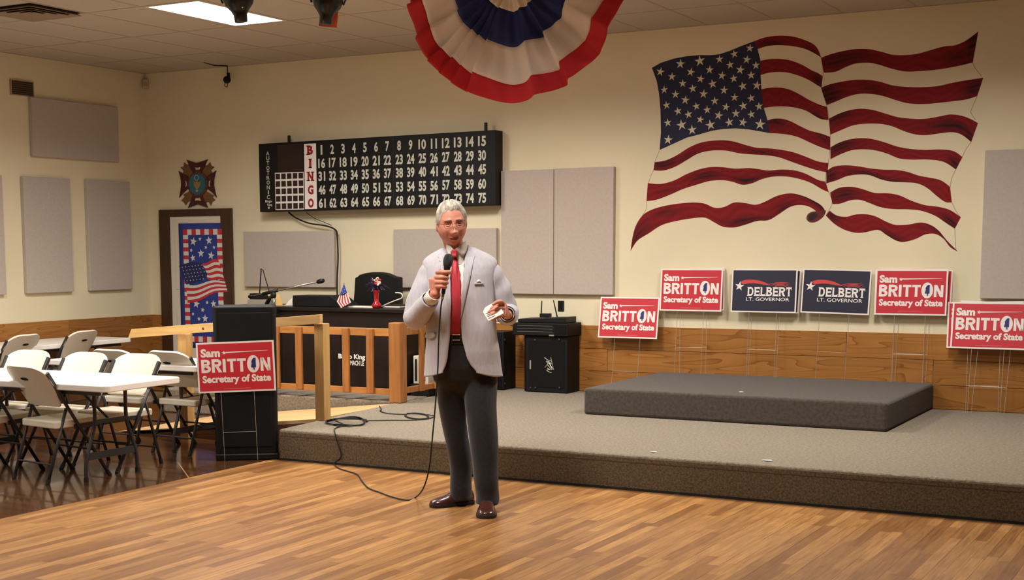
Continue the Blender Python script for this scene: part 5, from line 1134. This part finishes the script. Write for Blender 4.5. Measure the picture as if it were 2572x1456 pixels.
capsule(body, [np.array([0.232, -0.27, 1.245]), np.array([0.205, -0.335, 1.282]), np.array([0.178, -0.375, 1.284]), np.array([0.155, -0.392, 1.272])], [0.016, 0.0135, 0.012, 0.0095], 10, 4)
skin = M('skin', lin(204, 132, 110), 0.5, col2=lin(216, 146, 122), nscale=40, spec=0.4)
person = body.build('person', skin); person.location = FX; person.rotation_euler = (0, 0, TH)
remesh(person, 0.0036, 3)
tag(person, 'grey haired man in a pale jacket and red tie speaking into a microphone', 'person')
b = skin.node_tree.nodes['Principled BSDF']; b.inputs['Subsurface Weight'].default_value = 0.08; b.inputs['Subsurface Radius'].default_value = (0.02, 0.008, 0.005)
# face details
hp = lambda x, y, z: MH @ Vector((x, y, z))
def face(x, z, off=0.001):
    best = None
    for k in range(40):   # find the surface point with the given x and z
        pass
    lo = math.asin(max(-1, min(1, z / 0.120))); al, el = 0.0, lo
    for _ in range(25):
        p = head_pt(al, el); al += (x - p.x) * 8; el += (z - p.z) * 6
    p = head_pt(al, el); return MH @ Vector((p.x, p.y - off, p.z))
hair_m = M('grey_hair', lin(160, 150, 134), 0.55, col2=lin(206, 198, 184), nscale=45, stretch=(1, 0.35, 0.5), bump=0.35, bscale=140, detail=5, contrast=0.08)
brow_m = M('grey_brow', lin(128, 104, 88), 0.8); dark_eye = M('eye_dark_brown', lin(54, 32, 26), 0.5); lip_m = M('lip', lin(186, 106, 92), 0.5)  # dark_eye is the brown of irises and lashes
eye_w = M('eye_white', lin(176, 150, 136), 0.3)
for s_ in (-1, 1):
    MB().tube([face(s_ * x, 0.0215 + 0.004 * math.sin((x - 0.012) / 0.04 * 3.0) - 0.007 * (x - 0.013) / 0.038, 0.002) for x in np.linspace(0.013, 0.051, 8)], [0.002, 0.0036, 0.004, 0.004, 0.0038, 0.0034, 0.0028, 0.0016], 6).build('eyebrow', brow_m, person, smooth=True)
    MB().sphere(face(s_ * 0.032, 0.0005, -0.0065), 0.0115, 0.009, 0.0085, 12, 8).build('eye', eye_w, person, smooth=True)
    MB().sphere(face(s_ * 0.032 + 0.002, 0.0005, -0.0005), 0.0042, 0.003, 0.0042, 10, 6).build('iris', dark_eye, person, smooth=True)
    MB().tube([face(s_ * x, 0.0078 - 0.0045 * ((x - 0.032) / 0.013) ** 2, 0.0035) for x in np.linspace(0.019, 0.046, 8)], [0.0016, 0.003, 0.0036, 0.0038, 0.0038, 0.0034, 0.0026, 0.0014], 6).build('upper_eyelid', skin, person, smooth=True)
    MB().tube([face(s_ * x, 0.0050 - 0.0045 * ((x - 0.032) / 0.013) ** 2, 0.0042) for x in np.linspace(0.020, 0.045, 8)], 0.0009, 5).build('lash_line', dark_eye, person)
    MB().tube([face(s_ * x, -0.0068 + 0.003 * ((x - 0.032) / 0.013) ** 2, 0.0018) for x in np.linspace(0.019, 0.046, 8)], [0.0014, 0.0024, 0.0028, 0.003, 0.003, 0.0028, 0.0022, 0.0014], 6).build('lower_eyelid', skin, person, smooth=True)
MB().tube([face(x, -0.0765 + 0.004 * (x / 0.026) ** 2 + 0.03 * x * 0.0, 0.0022) for x in np.linspace(-0.027, 0.027, 11)], [0.0012, 0.0022, 0.0030, 0.0034, 0.0034, 0.0032, 0.0034, 0.0034, 0.0030, 0.0022, 0.0012], 6).build('upper_lip', lip_m, person, smooth=True)
MB().tube([face(x, -0.0895 + 0.010 * (x / 0.026) ** 2, 0.0020) for x in np.linspace(-0.025, 0.025, 11)], [0.0012, 0.0026, 0.0034, 0.0040, 0.0043, 0.0044, 0.0043, 0.0040, 0.0034, 0.0026, 0.0012], 6).build('lower_lip', lip_m, person, smooth=True)
mb = MB(); ngon(mb, [(x, z) for x, z in [(-0.024, -0.077), (-0.012, -0.0805), (0, -0.081), (0.012, -0.0805), (0.024, -0.077), (0.015, -0.0838), (0, -0.0850), (-0.015, -0.0838)]], lambda x, z: face(x, z, 0.0022)); mb.build('mouth_opening', M('mouth_dark', lin(92, 40, 36), 0.6), person)
mb = MB(); mb.tube([face(x, -0.0810 + 0.002 * (x / 0.02) ** 2, 0.0018) for x in np.linspace(-0.016, 0.016, 7)], 0.0022, 6); mb.build('teeth', M('tooth_white', lin(222, 208, 190), 0.4), person, smooth=True)
# hair
na, ne = 110, 60; vs_ = []; fs_ = []; keep = {}
def hairline(al):
    a = abs((al + math.pi) % (2 * math.pi) - math.pi)
    return np.interp(a, [0, 0.35, 0.7, 0.95, 1.15, 1.35, 1.55, 1.75, 2.1, math.pi], [0.074, 0.078, 0.066, 0.046, 0.014, -0.014, -0.018, 0.010, -0.055, -0.072])
for i in range(ne + 1):
    t = i / ne
    for j in range(na):
        al = 2 * math.pi * j / na; zl = hairline(al) + 0.003 * math.sin(13 * al); e0 = math.asin(max(-1, min(1, zl / 0.121))); el = e0 + (1.56 - e0) * t
        th_ = 0.001 + 0.0095 * min(1, t * 5) + 0.0035 * math.sin(9 * al + 5 * el) * min(1, t * 4) + 0.0012 * math.sin(31 * al) * min(1, t * 3) * (1 - t)
        aa = abs((al + math.pi) % (2 * math.pi) - math.pi)
        if aa < 1.0: th_ += 0.010 * min(1, t * 3) * math.exp(-((al if al < math.pi else al - 2 * math.pi) - 0.25) ** 2 / 0.3) * (1 - t)
        vs_.append(MH @ head_pt(al, min(el, 1.545), th_))
for i in range(ne):
    for j in range(na): j2 = (j + 1) % na; fs_.append((i * na + j, i * na + j2, (i + 1) * na + j2, (i + 1) * na + j))
fs_.append(tuple(ne * na + j for j in range(na)))
MB().add(vs_, fs_).build('hair', hair_m, person, smooth=True)
# glasses
gl = M('glasses_wire', lin(70, 52, 40), 0.3, metal=0.7); glass = MB()
for s_ in (-1, 1):
    pts = []
    for a in np.linspace(0, 2 * math.pi, 21)[:-1]:
        ca, sa = math.cos(a), math.sin(a); x = s_ * 0.033 + 0.0235 * math.copysign(abs(ca) ** 0.6, ca); z = -0.004 + 0.0145 * math.copysign(abs(sa) ** 0.7, sa)
        pts.append(hp(x, -0.108 + 0.25 * max(0, abs(x) - 0.03), z))
    glass.tube(pts, 0.0011, 6, closed=True)
    glass.tube([hp(s_ * 0.056, -0.101, 0.003), hp(s_ * 0.074, -0.085, 0.006), hp(s_ * 0.084, 0.0, 0.004), hp(s_ * 0.083, 0.02, -0.005)], 0.0013, 6)
glass.tube([hp(-0.010, -0.109, 0.001), hp(0, -0.112, 0.004), hp(0.010, -0.109, 0.001)], 0.0011, 6)
glass.build('glasses', gl, person)

# ---- clothing
jack_m = M('pale_seersucker_jacket', lin(190, 186, 192), 0.85, col2=lin(202, 198, 204), nscale=70, stretch=(1, 1, 0.15), bump=0.2, bscale=300, spec=0.2, sheen=0.2)
shirt_m = M('white_shirt', lin(232, 226, 216), 0.75, bump=0.05, bscale=300); tie_m = M('red_tie', lin(182, 40, 52), 0.6, col2=lin(194, 50, 62), nscale=180); trou_m = M('charcoal_trousers', lin(38, 38, 40), 0.85, col2=lin(45, 45, 48), nscale=60, spec=0.2, sheen=0.2)
OL = [(612, 1120), (640, 1122), (690, 1128), (740, 1131), (800, 1132), (850, 1130), (900, 1124), (943, 1112)]; OR_ = [(606, 1176), (640, 1171), (690, 1166), (740, 1161), (800, 1158), (850, 1160), (900, 1173), (943, 1196)]
def opening(z):
    zl = [LP(u, v, -0.15) for v, u in OL]; zr = [LP(u, v, -0.15) for v, u in OR_]
    return np.interp(-z, [-p[2] for p in zl], [p[0] for p in zl]), np.interp(-z, [-p[2] for p in zr], [p[0] for p in zr])
NZ, NA = 80, 96; vs_ = []; fs_ = []
z0, z1 = 0.826, 1.596
for i in range(NZ + 1):
    z = z0 + (z1 - z0) * i / NZ; cx_, cy__, a, b_ = jparam(z); xl, xr = opening(z)
    def ang(x):    # angle on the superellipse front at this x
        k = max(-0.98, min(0.98, (x - cx_) / a)); ca = math.copysign(abs(k) ** 1.2, k); return ca
    aR = -math.acos(ang(xr)); aL = -math.acos(ang(xl))         # front is negative angle (sin<0)
    st_, en = aR, aL - 0.0
    # from the right edge round the back to the left edge
    t0, t1 = aR, aL + 2 * math.pi - 2 * math.pi
    span = (2 * math.pi - (aR - aL))
    for j in range(NA + 1):
        th_ = aR + span * j / NA; ca, sa = math.cos(th_), math.sin(th_)
        x = cx_ + a * math.copysign(abs(ca) ** (2 / 2.4), ca); y = cy__ + b_ * math.copysign(abs(sa) ** (2 / 2.4), sa)
        w_ = 0.0035 * math.sin(6 * th_ + 5 * z) * min(1, (1.5 - z) * 2 if z < 1.5 else 0) + 0.003 * math.sin(22 * z + 4 * th_) * math.exp(-((z - 1.12) / 0.18) ** 2)
        fl = 1 + (w_ / 0.2)
        if z < 0.835 and (j < 10 or j > NA - 10): z_ = z + 0.0
        else: z_ = z
        hemlift = 0.0
        vs_.append((cx_ + (x - cx_) * fl, cy__ + (y - cy__) * fl, z_ + hemlift))
for i in range(NZ):
    for j in range(NA): q_ = i * (NA + 1) + j; fs_.append((q_, q_ + 1, q_ + NA + 2, q_ + NA + 1))
# round the front hem corners
vs_ = [list(p) for p in vs_]
for i in range(NZ + 1):
    for side in (0, 1):
        for j in range(14):
            idx = i * (NA + 1) + (j if side == 0 else NA - j)
            if vs_[idx][2] < 0.90: f = (1 - j / 14) ** 2 * (1 - (vs_[idx][2] - 0.826) / 0.074); vs_[idx][2] += 0.030 * f
jk = MB().add(vs_, fs_)
def sleeve(pts, rs, phase):
    P_ = catmull(pts, 14); n = 26; R_ = np.interp(np.linspace(0, len(rs) - 1, len(P_)), range(len(rs)), rs); mb = MB()
    vv = []; up = np.array([0, 1.0, 0.2]); k = len(P_)
    for i, p in enumerate(P_):
        t = P_[min(i + 1, k - 1)] - P_[max(i - 1, 0)]; t = t / np.linalg.norm(t); up = up - t * up.dot(t); up = up / np.linalg.norm(up); w_ = np.cross(t, up)
        for j in range(n):
            a = 2 * math.pi * j / n; s_ = i / k
            r = R_[i] * (1 + 0.045 * math.sin(a * 2 + 26 * s_ + phase) * math.exp(-((s_ - 0.52) / 0.22) ** 2) + 0.025 * math.sin(a + 40 * s_ + phase))
            vv.append(p + (w_ * math.cos(a) + up * math.sin(a)) * r)
    ff = [(i * n + j, i * n + (j + 1) % n, (i + 1) * n + (j + 1) % n, (i + 1) * n + j) for i in range(k - 1) for j in range(n)]
    ff.append(tuple(range(n))[::-1]); return mb.add(vv, ff)
dR = (WR - ER) / np.linalg.norm(WR - ER); dL = (WL - EL) / np.linalg.norm(WL - EL)
q = sleeve([SR + np.array([0.05, 0, 0.03]), SR, (SR * 0.5 + ER * 0.5) + np.array([-0.012, 0.01, 0]), ER + np.array([-0.004, 0.0, -0.006]), WR - dR * 0.075], [0.050, 0.070, 0.074, 0.070, 0.049], 0.3); jk.add(q.v, q.f)
q = sleeve([SL + np.array([-0.05, 0, 0.03]), SL, (SL * 0.5 + EL * 0.5) + np.array([0.012, 0.01, 0]), EL + np.array([0.006, 0.005, -0.004]), WL - dL * 0.015], [0.050, 0.070, 0.073, 0.068, 0.047], 2.1); jk.add(q.v, q.f)
o = jk.build('jacket', jack_m, person, smooth=True); md = o.modifiers.new('thick', 'SOLIDIFY'); md.thickness = 0.004; md.offset = 1
jacket = o
def drape(poly, off, thick, name, mat, parent, dens=5, surf=None):
    """a traced outline (px) laid on the front of the torso"""
    surf = surf or yfront
    L_ = [LP(u, v, -0.15) for u, v in poly]; P2 = [(p[0], p[2]) for p in L_]; P3 = []
    n = len(P2)
    for i in range(n):
        for k in range(dens): t = k / dens; P3.append((P2[i][0] * (1 - t) + P2[(i + 1) % n][0] * t, P2[i][1] * (1 - t) + P2[(i + 1) % n][1] * t))
    import bmesh
    bm = bmesh.new(); vv = [bm.verts.new((x, 0, z)) for x, z in P3]; f = bm.faces.new(vv); bmesh.ops.triangulate(bm, faces=[f])
    for _ in range(2):
        es = [e for e in bm.edges if e.calc_length() > 0.02]
        if es: bmesh.ops.subdivide_edges(bm, edges=es, cuts=1); bmesh.ops.triangulate(bm, faces=bm.faces)
    for v in bm.verts: v.co.y = surf(v.co.x, v.co.z) - off
    me = bpy.data.meshes.new(name); bm.to_mesh(me); bm.free(); me.materials.append(mat); o_ = bpy.data.objects.new(name, me); link(o_, parent)
    me.polygons.foreach_set('use_smooth', [True] * len(me.polygons))
    import bmesh as _b
    bm = _b.new(); bm.from_mesh(me); _b.ops.recalc_face_normals(bm, faces=bm.faces)
    if sum(f.normal.y for f in bm.faces) > 0: _b.ops.reverse_faces(bm, faces=bm.faces)
    bm.to_mesh(me); bm.free()
    s_ = o_.modifiers.new('thick', 'SOLIDIFY'); s_.thickness = thick; s_.offset = -1
    return o_
lsurf = lambda x, z: yfront(x, min(z, 1.50)) + max(0.0, z - 1.50) * 0.70
drape([(1175, 613), (1187, 624), (1198, 637), (1190, 652), (1182, 691), (1171, 740), (1160, 793), (1157, 802), (1159, 740), (1165, 690), (1169, 640)], 0.012, 0.006, 'lapel', jack_m, jacket, 5, lsurf)
drape([(1121, 616), (1111, 626), (1101, 641), (1104, 655), (1108, 690), (1120, 750), (1131, 802), (1133, 760), (1130, 700), (1124, 640)], 0.012, 0.006, 'lapel', jack_m, jacket, 5, lsurf)
drape([(1198, 706), (1203, 701), (1208, 706), (1207, 709), (1199, 709)], 0.014, 0.004, 'pocket_square', shirt_m, jacket, 3)
drape([(1193, 709), (1214, 709), (1213, 715), (1193, 715)], 0.012, 0.005, 'breast_pocket', jack_m, jacket, 3)
drape([(1068, 836), (1090, 834), (1091, 847), (1082, 852), (1067, 851)], 0.020, 0.008, 'pocket_flap', jack_m, jacket, 3)
# shirt
sh = loft([(r[0], r[1], r[2], r[3] - 0.016, r[4] - 0.014, 2.4) for r in JR if 1.05 < r[0][2] < 1.57], 36); sh.build('shirt', shirt_m, person, smooth=True)
sfront = lambda x, z: yfront(x, z) + 0.012
nc = np.array(MH @ Vector((0, 0.012, -0.12))) * 0.35 + NB * 0.65
cb_ = MB(); n = 30; vv = []; ff = []
for k, (dz, r) in enumerate(((-0.045, 0.082), (-0.01, 0.076), (0.026, 0.070), (0.030, 0.067), (0.0, 0.068))):
    for j in range(n):
        a = 2 * math.pi * j / n; vv.append((nc[0] + r * math.cos(a), nc[1] + r * 1.0 * math.sin(a), nc[2] + dz + 0.016 * math.sin(a)))
for k in range(4):
    for j in range(n): ff.append((k * n + j, k * n + (j + 1) % n, (k + 1) * n + (j + 1) % n, (k + 1) * n + j))
cb_.add(vv, ff).build('shirt_collar', shirt_m, person, smooth=True)
csurf = lambda x, z: nc[1] - math.sqrt(max(0.0001, 0.086 ** 2 - (x - nc[0]) ** 2)) - max(0, (1.565 - z)) * 0.35
drape([(1121, 606), (1124, 610), (1139, 626), (1134, 634), (1128, 644), (1121, 630)], 0.006, 0.004, 'collar_leaf', shirt_m, person, 3, csurf)
drape([(1171, 604), (1174, 614), (1172, 630), (1165, 642), (1152, 633), (1142, 626), (1158, 614)], 0.006, 0.004, 'collar_leaf', shirt_m, person, 3, csurf)
drape([(1135, 627), (1146, 626), (1148, 632), (1145, 645), (1136, 645), (1133, 633)], 0.014, 0.014, 'tie_knot', tie_m, person, 3, csurf)
drape([(1136, 644), (1145, 643), (1152, 668), (1156, 700), (1158, 750), (1157, 800), (1156, 842), (1131, 842), (1132, 800), (1133, 750), (1133, 700), (1134, 668)], 0.006, 0.005, 'tie', tie_m, person, 5, lambda x, z: min(sfront(x, z), sfront(x, 1.48) if z > 1.48 else 9) - (0.0 if z < 1.5 else (z - 1.5) * -0.1))
# shirt cuffs
for w_, d_, r in ((WR, dR, 0.041), (WL, dL, 0.0425)):
    T_ = Matrix.Translation(Vector(w_ - d_ * 0.05)) @ Vector(d_).to_track_quat('Z', 'Y').to_matrix().to_4x4()
    MB().lathe([(r, -0.06), (r, 0.0), (r * 0.98, 0.045), (r * 0.88, 0.045), (r * 0.88, -0.06)], 22, T_).build('shirt_cuff', shirt_m, person, smooth=True)
# trousers
tr = loft([hor(0.70, -0.005, 0.025, 0.10, 0.04), hor(0.745, -0.006, 0.022, 0.155, 0.075), hor(0.80, -0.008, 0.016, 0.188, 0.110), hor(0.88, -0.012, 0.01, 0.205, 0.135), hor(0.96, -0.018, 0.0, 0.198, 0.135), hor(1.06, -0.024, 0.0, 0.190, 0.136)], 32)
for L_, ph in ((LL, 0.0), (RL, 1.3)):
    cs_ = catmull([list(c) + [a, b_] for c, a, b_ in L_], 6)
    ring = []
    for i, r in enumerate(cs_):
        s_ = i / len(cs_); k = 1 + 0.03 * math.sin(30 * s_ + ph) * s_ ** 2; ring.append(((r[0] + 0.004 * math.sin(16 * s_ + ph), r[1] - 0.006 * math.sin(20 * s_ + ph) * s_, r[2]), (1, 0.0, 0.10 * math.sin(9 * s_ + ph) * s_), (0, 1, 0), r[3] * k, r[4] * k, 2.2))
    q = loft(ring, 26); tr.add(q.v, q.f)
o = tr.build('trousers', trou_m, person); remesh(o, 0.008, 3)
bl = loft([hor(1.028, -0.022, 0.0, 0.196, 0.142), hor(1.030, -0.022, 0.0, 0.198, 0.1435), hor(1.066, -0.024, 0.0, 0.197, 0.1435), hor(1.068, -0.024, 0.0, 0.195, 0.142)], 36); o = bl.build('belt', M('black_belt', lin(28, 22, 20), 0.4), person)
c = LP(1146, 847, -0.155); MB().tube([(c[0] + sx_ * 0.022, -0.149, c[2] + sz_ * 0.016) for sx_, sz_ in ((-1, -1), (1, -1), (1, 1), (-1, 1))], 0.0028, 6, closed=True).build('buckle', chrome_m, o)
# shoes
shoe_m = M('oxblood_leather', lin(62, 30, 24), 0.25, col2=lin(76, 38, 30), nscale=12, spec=0.6, coat=0.3); sole_m = M('dark_sole', lin(34, 22, 18), 0.6)
def shoe(heel, toe, label_):
    h = np.array([heel[0], heel[1]]); t = np.array([toe[0], toe[1]]); d = (t - h); L_ = np.linalg.norm(d); d = d / L_; s_ = np.array([-d[1], d[0]])
    ax = lambda a, b_, z: (h[0] + d[0] * a + s_[0] * b_, h[1] + d[1] * a + s_[1] * b_, z)
    prof = [(0.0, 0.022, 0.07), (0.012, 0.032, 0.090), (0.05, 0.037, 0.105), (0.09, 0.037, 0.108), (0.12, 0.039, 0.098), (0.16, 0.044, 0.078), (0.20, 0.049, 0.062), (0.235, 0.049, 0.055), (0.265, 0.043, 0.048), (0.29, 0.030, 0.040), (0.300, 0.014, 0.032)]
    n = 18; vv = []; ff = []
    for a, w_, hh in prof:
        for j in range(n):
            an = math.pi * j / (n - 1); vv.append(ax(a * L_ / 0.30, 1.16 * w_ * math.copysign(abs(math.cos(an)) ** 0.8, math.cos(an)), 0.020 + (hh - 0.020) * math.sin(an) ** 0.85))
    for i in range(len(prof) - 1):
        for j in range(n - 1): ff.append((i * n + j, i * n + j + 1, (i + 1) * n + j + 1, (i + 1) * n + j))
        ff.append((i * n, (i + 1) * n, (i + 1) * n + n - 1, i * n + n - 1))
    ff += [tuple(range(n)), tuple((len(prof) - 1) * n + j for j in range(n))[::-1]]
    o = MB().add(vv, ff).build('shoe', shoe_m, person, smooth=True)
    out = [(a * L_ / 0.30, 1.16 * w_ + 0.005) for a, w_, hh in prof] + [(0.306 * L_ / 0.30, 0.0)] + [(a * L_ / 0.30, -1.16 * w_ - 0.005) for a, w_, hh in prof[::-1]]
    MB().prism(out, lambda a, b_, z: ax(a, b_, z + (0.0015)), 0.02).build('sole', sole_m, o, bevel=0.003)
    for k in range(4):
        a = 0.115 + 0.017 * k; hh = np.interp(a, [p[0] for p in prof], [p[2] for p in prof]); MB().tube([ax(a * L_ / 0.3, -0.017, hh - 0.001), ax((a - 0.005) * L_ / 0.3, 0, hh + 0.004), ax(a * L_ / 0.3, 0.017, hh - 0.001)], 0.0018, 5).build('lace', sole_m, o)
    a = 0.105; MB().tube(catmull([ax(a * L_ / 0.3, 0, 0.112), ax((a + 0.01) * L_ / 0.3, 0.02, 0.128), ax((a + 0.015) * L_ / 0.3, 0.028, 0.118), ax(a * L_ / 0.3, 0.004, 0.112)], 4), 0.0018, 5).build('lace_bow', sole_m, o)
h_ = w2l(AZ(1187, 1263, 0)); t_ = w2l(AZ(1082, 1274, 0)); shoe(h_, t_, 'l')
t_ = w2l(AZ(1220, 1303, 0)); shoe((0.128, 0.035), (t_[0] + 0.002, t_[1]), 'r')

# ================================================================ what he holds
RZ = Matrix.Translation(Vector(FX)) @ Matrix.Rotation(TH, 4, 'Z')
mic = thing('handheld_microphone', 'black handheld microphone in the hand of the man', 'microphone', FX, TH)
T_ = Matrix.Translation(Vector(MICB)) @ Vector(maxis).to_track_quat('Z', 'Y').to_matrix().to_4x4(); Lm = float(np.linalg.norm(MICT - MICB))
MB().lathe([(0.009, 0.0), (0.0115, 0.004), (0.0125, Lm * 0.3), (0.0165, Lm * 0.70), (0.020, Lm * 0.80), (0.021, Lm * 0.82), (0.015, Lm * 0.825)], 20, T_).build('handle', black_p, mic, smooth=True)
MB().lathe([(0.020, Lm * 0.82), (0.0245, Lm * 0.86), (0.0285, Lm * 0.97), (0.0290, Lm * 1.02), (0.0285, Lm * 1.07), (0.024, Lm * 1.15), (0.014, Lm * 1.20), (0.004, Lm * 1.215)], 22, T_).build('grille', M('mic_mesh', lin(26, 25, 25), 0.5, bump=0.6, bscale=900), mic, smooth=True)
MB().tube([T_ @ Vector((0, 0, 0.004)), T_ @ Vector((0, 0, -0.03))], 0.009, 10).build('plug', chrome_m, mic, smooth=True)
def L2W(p): return tuple(RZ @ Vector(p))
pts = [L2W(T_ @ Vector((0, 0, -0.028)))] + [L2W(LP(u, v, y)) for u, v, y in ((1107, 775, -0.27), (1102, 850, -0.235), (1099.5, 930, -0.21), (1094, 1010, -0.20), (1085, 1110, -0.17), (1077, 1180, -0.13), (1063, 1226, -0.07))]
fl_ = lambda u, v: (AZ(u, v, 0)[0], AZ(u, v, 0)[1], 0.0065)
pts += [fl_(u, v) for u, v in ((1044, 1251), (1022, 1258), (985, 1250), (955, 1239), (925, 1227), (908, 1208), (897, 1193), (870, 1184), (850, 1177))]
q = AZ(857, 1163, 0); pts += [(q[0], YS - 0.012, 0.012), (AY(857, 1140, YS - 0.01)[0], YS - 0.011, 0.07), (AY(848, 1108, YS - 0.01)[0], YS - 0.011, 0.17), (AZ(842, 1088, S)[0], YS - 0.008, S + 0.006), stg(840, 1079), stg(850, 1074)]
o = MB().tube(catmull(pts, 7), 0.0044, 7).build('microphone_cable', rubber_m, smooth=True); tag(o, 'black cable hanging from the microphone to the wooden floor and up onto the stage', 'cable')
pp = thing('folded_notes', 'folded white printed papers in the lowered hand of the man', 'paper', FX, TH)
def sheet(corners, ys_, name, parent, th_=0.0012, mat=None):
    c = [np.array(LP(u, v, y)) for (u, v), y in zip(corners, ys_)]; N = 6; vv = []; ff = []
    for i in range(N + 1):
        for j in range(N + 1):
            a, b_ = i / N, j / N; p = (c[0] * (1 - a) + c[1] * a) * (1 - b_) + (c[3] * (1 - a) + c[2] * a) * b_; p = p + np.array([0, 0.006 * math.sin(math.pi * a), 0]); vv.append(p)
    for i in range(N):
        for j in range(N): k = i * (N + 1) + j; ff.append((k, k + 1, k + N + 2, k + N + 1))
    o_ = MB().add(vv, ff).build(name, mat or M('note_paper', lin(240, 228, 208), 0.8), parent, smooth=True); s_ = o_.modifiers.new('t', 'SOLIDIFY'); s_.thickness = th_; return c
c = sheet([(1213, 783), (1256, 770), (1266, 786), (1227, 806)], (-0.352, -0.338, -0.405, -0.418), 'front_sheet', pp)
sheet([(1213, 783), (1256, 770), (1252, 752), (1218, 772)], (-0.353, -0.339, -0.305, -0.325), 'folded_flap', pp)
ink = M('printed_ink', lin(120, 96, 78), 0.8); mb = MB()
for k, t in enumerate((0.25, 0.42, 0.58, 0.78)):
    a = c[0] * (1 - t) + c[3] * t; b_ = c[1] * (1 - t) + c[2] * t; s0, s1 = (0.08, 0.55) if k < 3 else (0.06, 0.5)
    p = a * (1 - s0) + b_ * s0; q = a * (1 - s1) + b_ * s1; mb.bar(p + np.array([0, -0.0015, 0]), q + np.array([0, -0.0005, 0]), 0.001, 0.004)
mb.build('print_lines', ink, pp)['kind'] = 'stuff'
o = MB().prism([(-0.004, 0.0), (0.030, 0.006), (0.030, 0.026)], lambda a, b_, t: (a, t, b_), 0.002).build('red_card', M('red_card_paper', lin(190, 46, 44), 0.6)); p = LP(1093, 686, -0.255); o.location = L2W(p); o.rotation_euler = (0, 0, TH); tag(o, 'corner of a small red card showing behind the hand with the microphone', 'card')
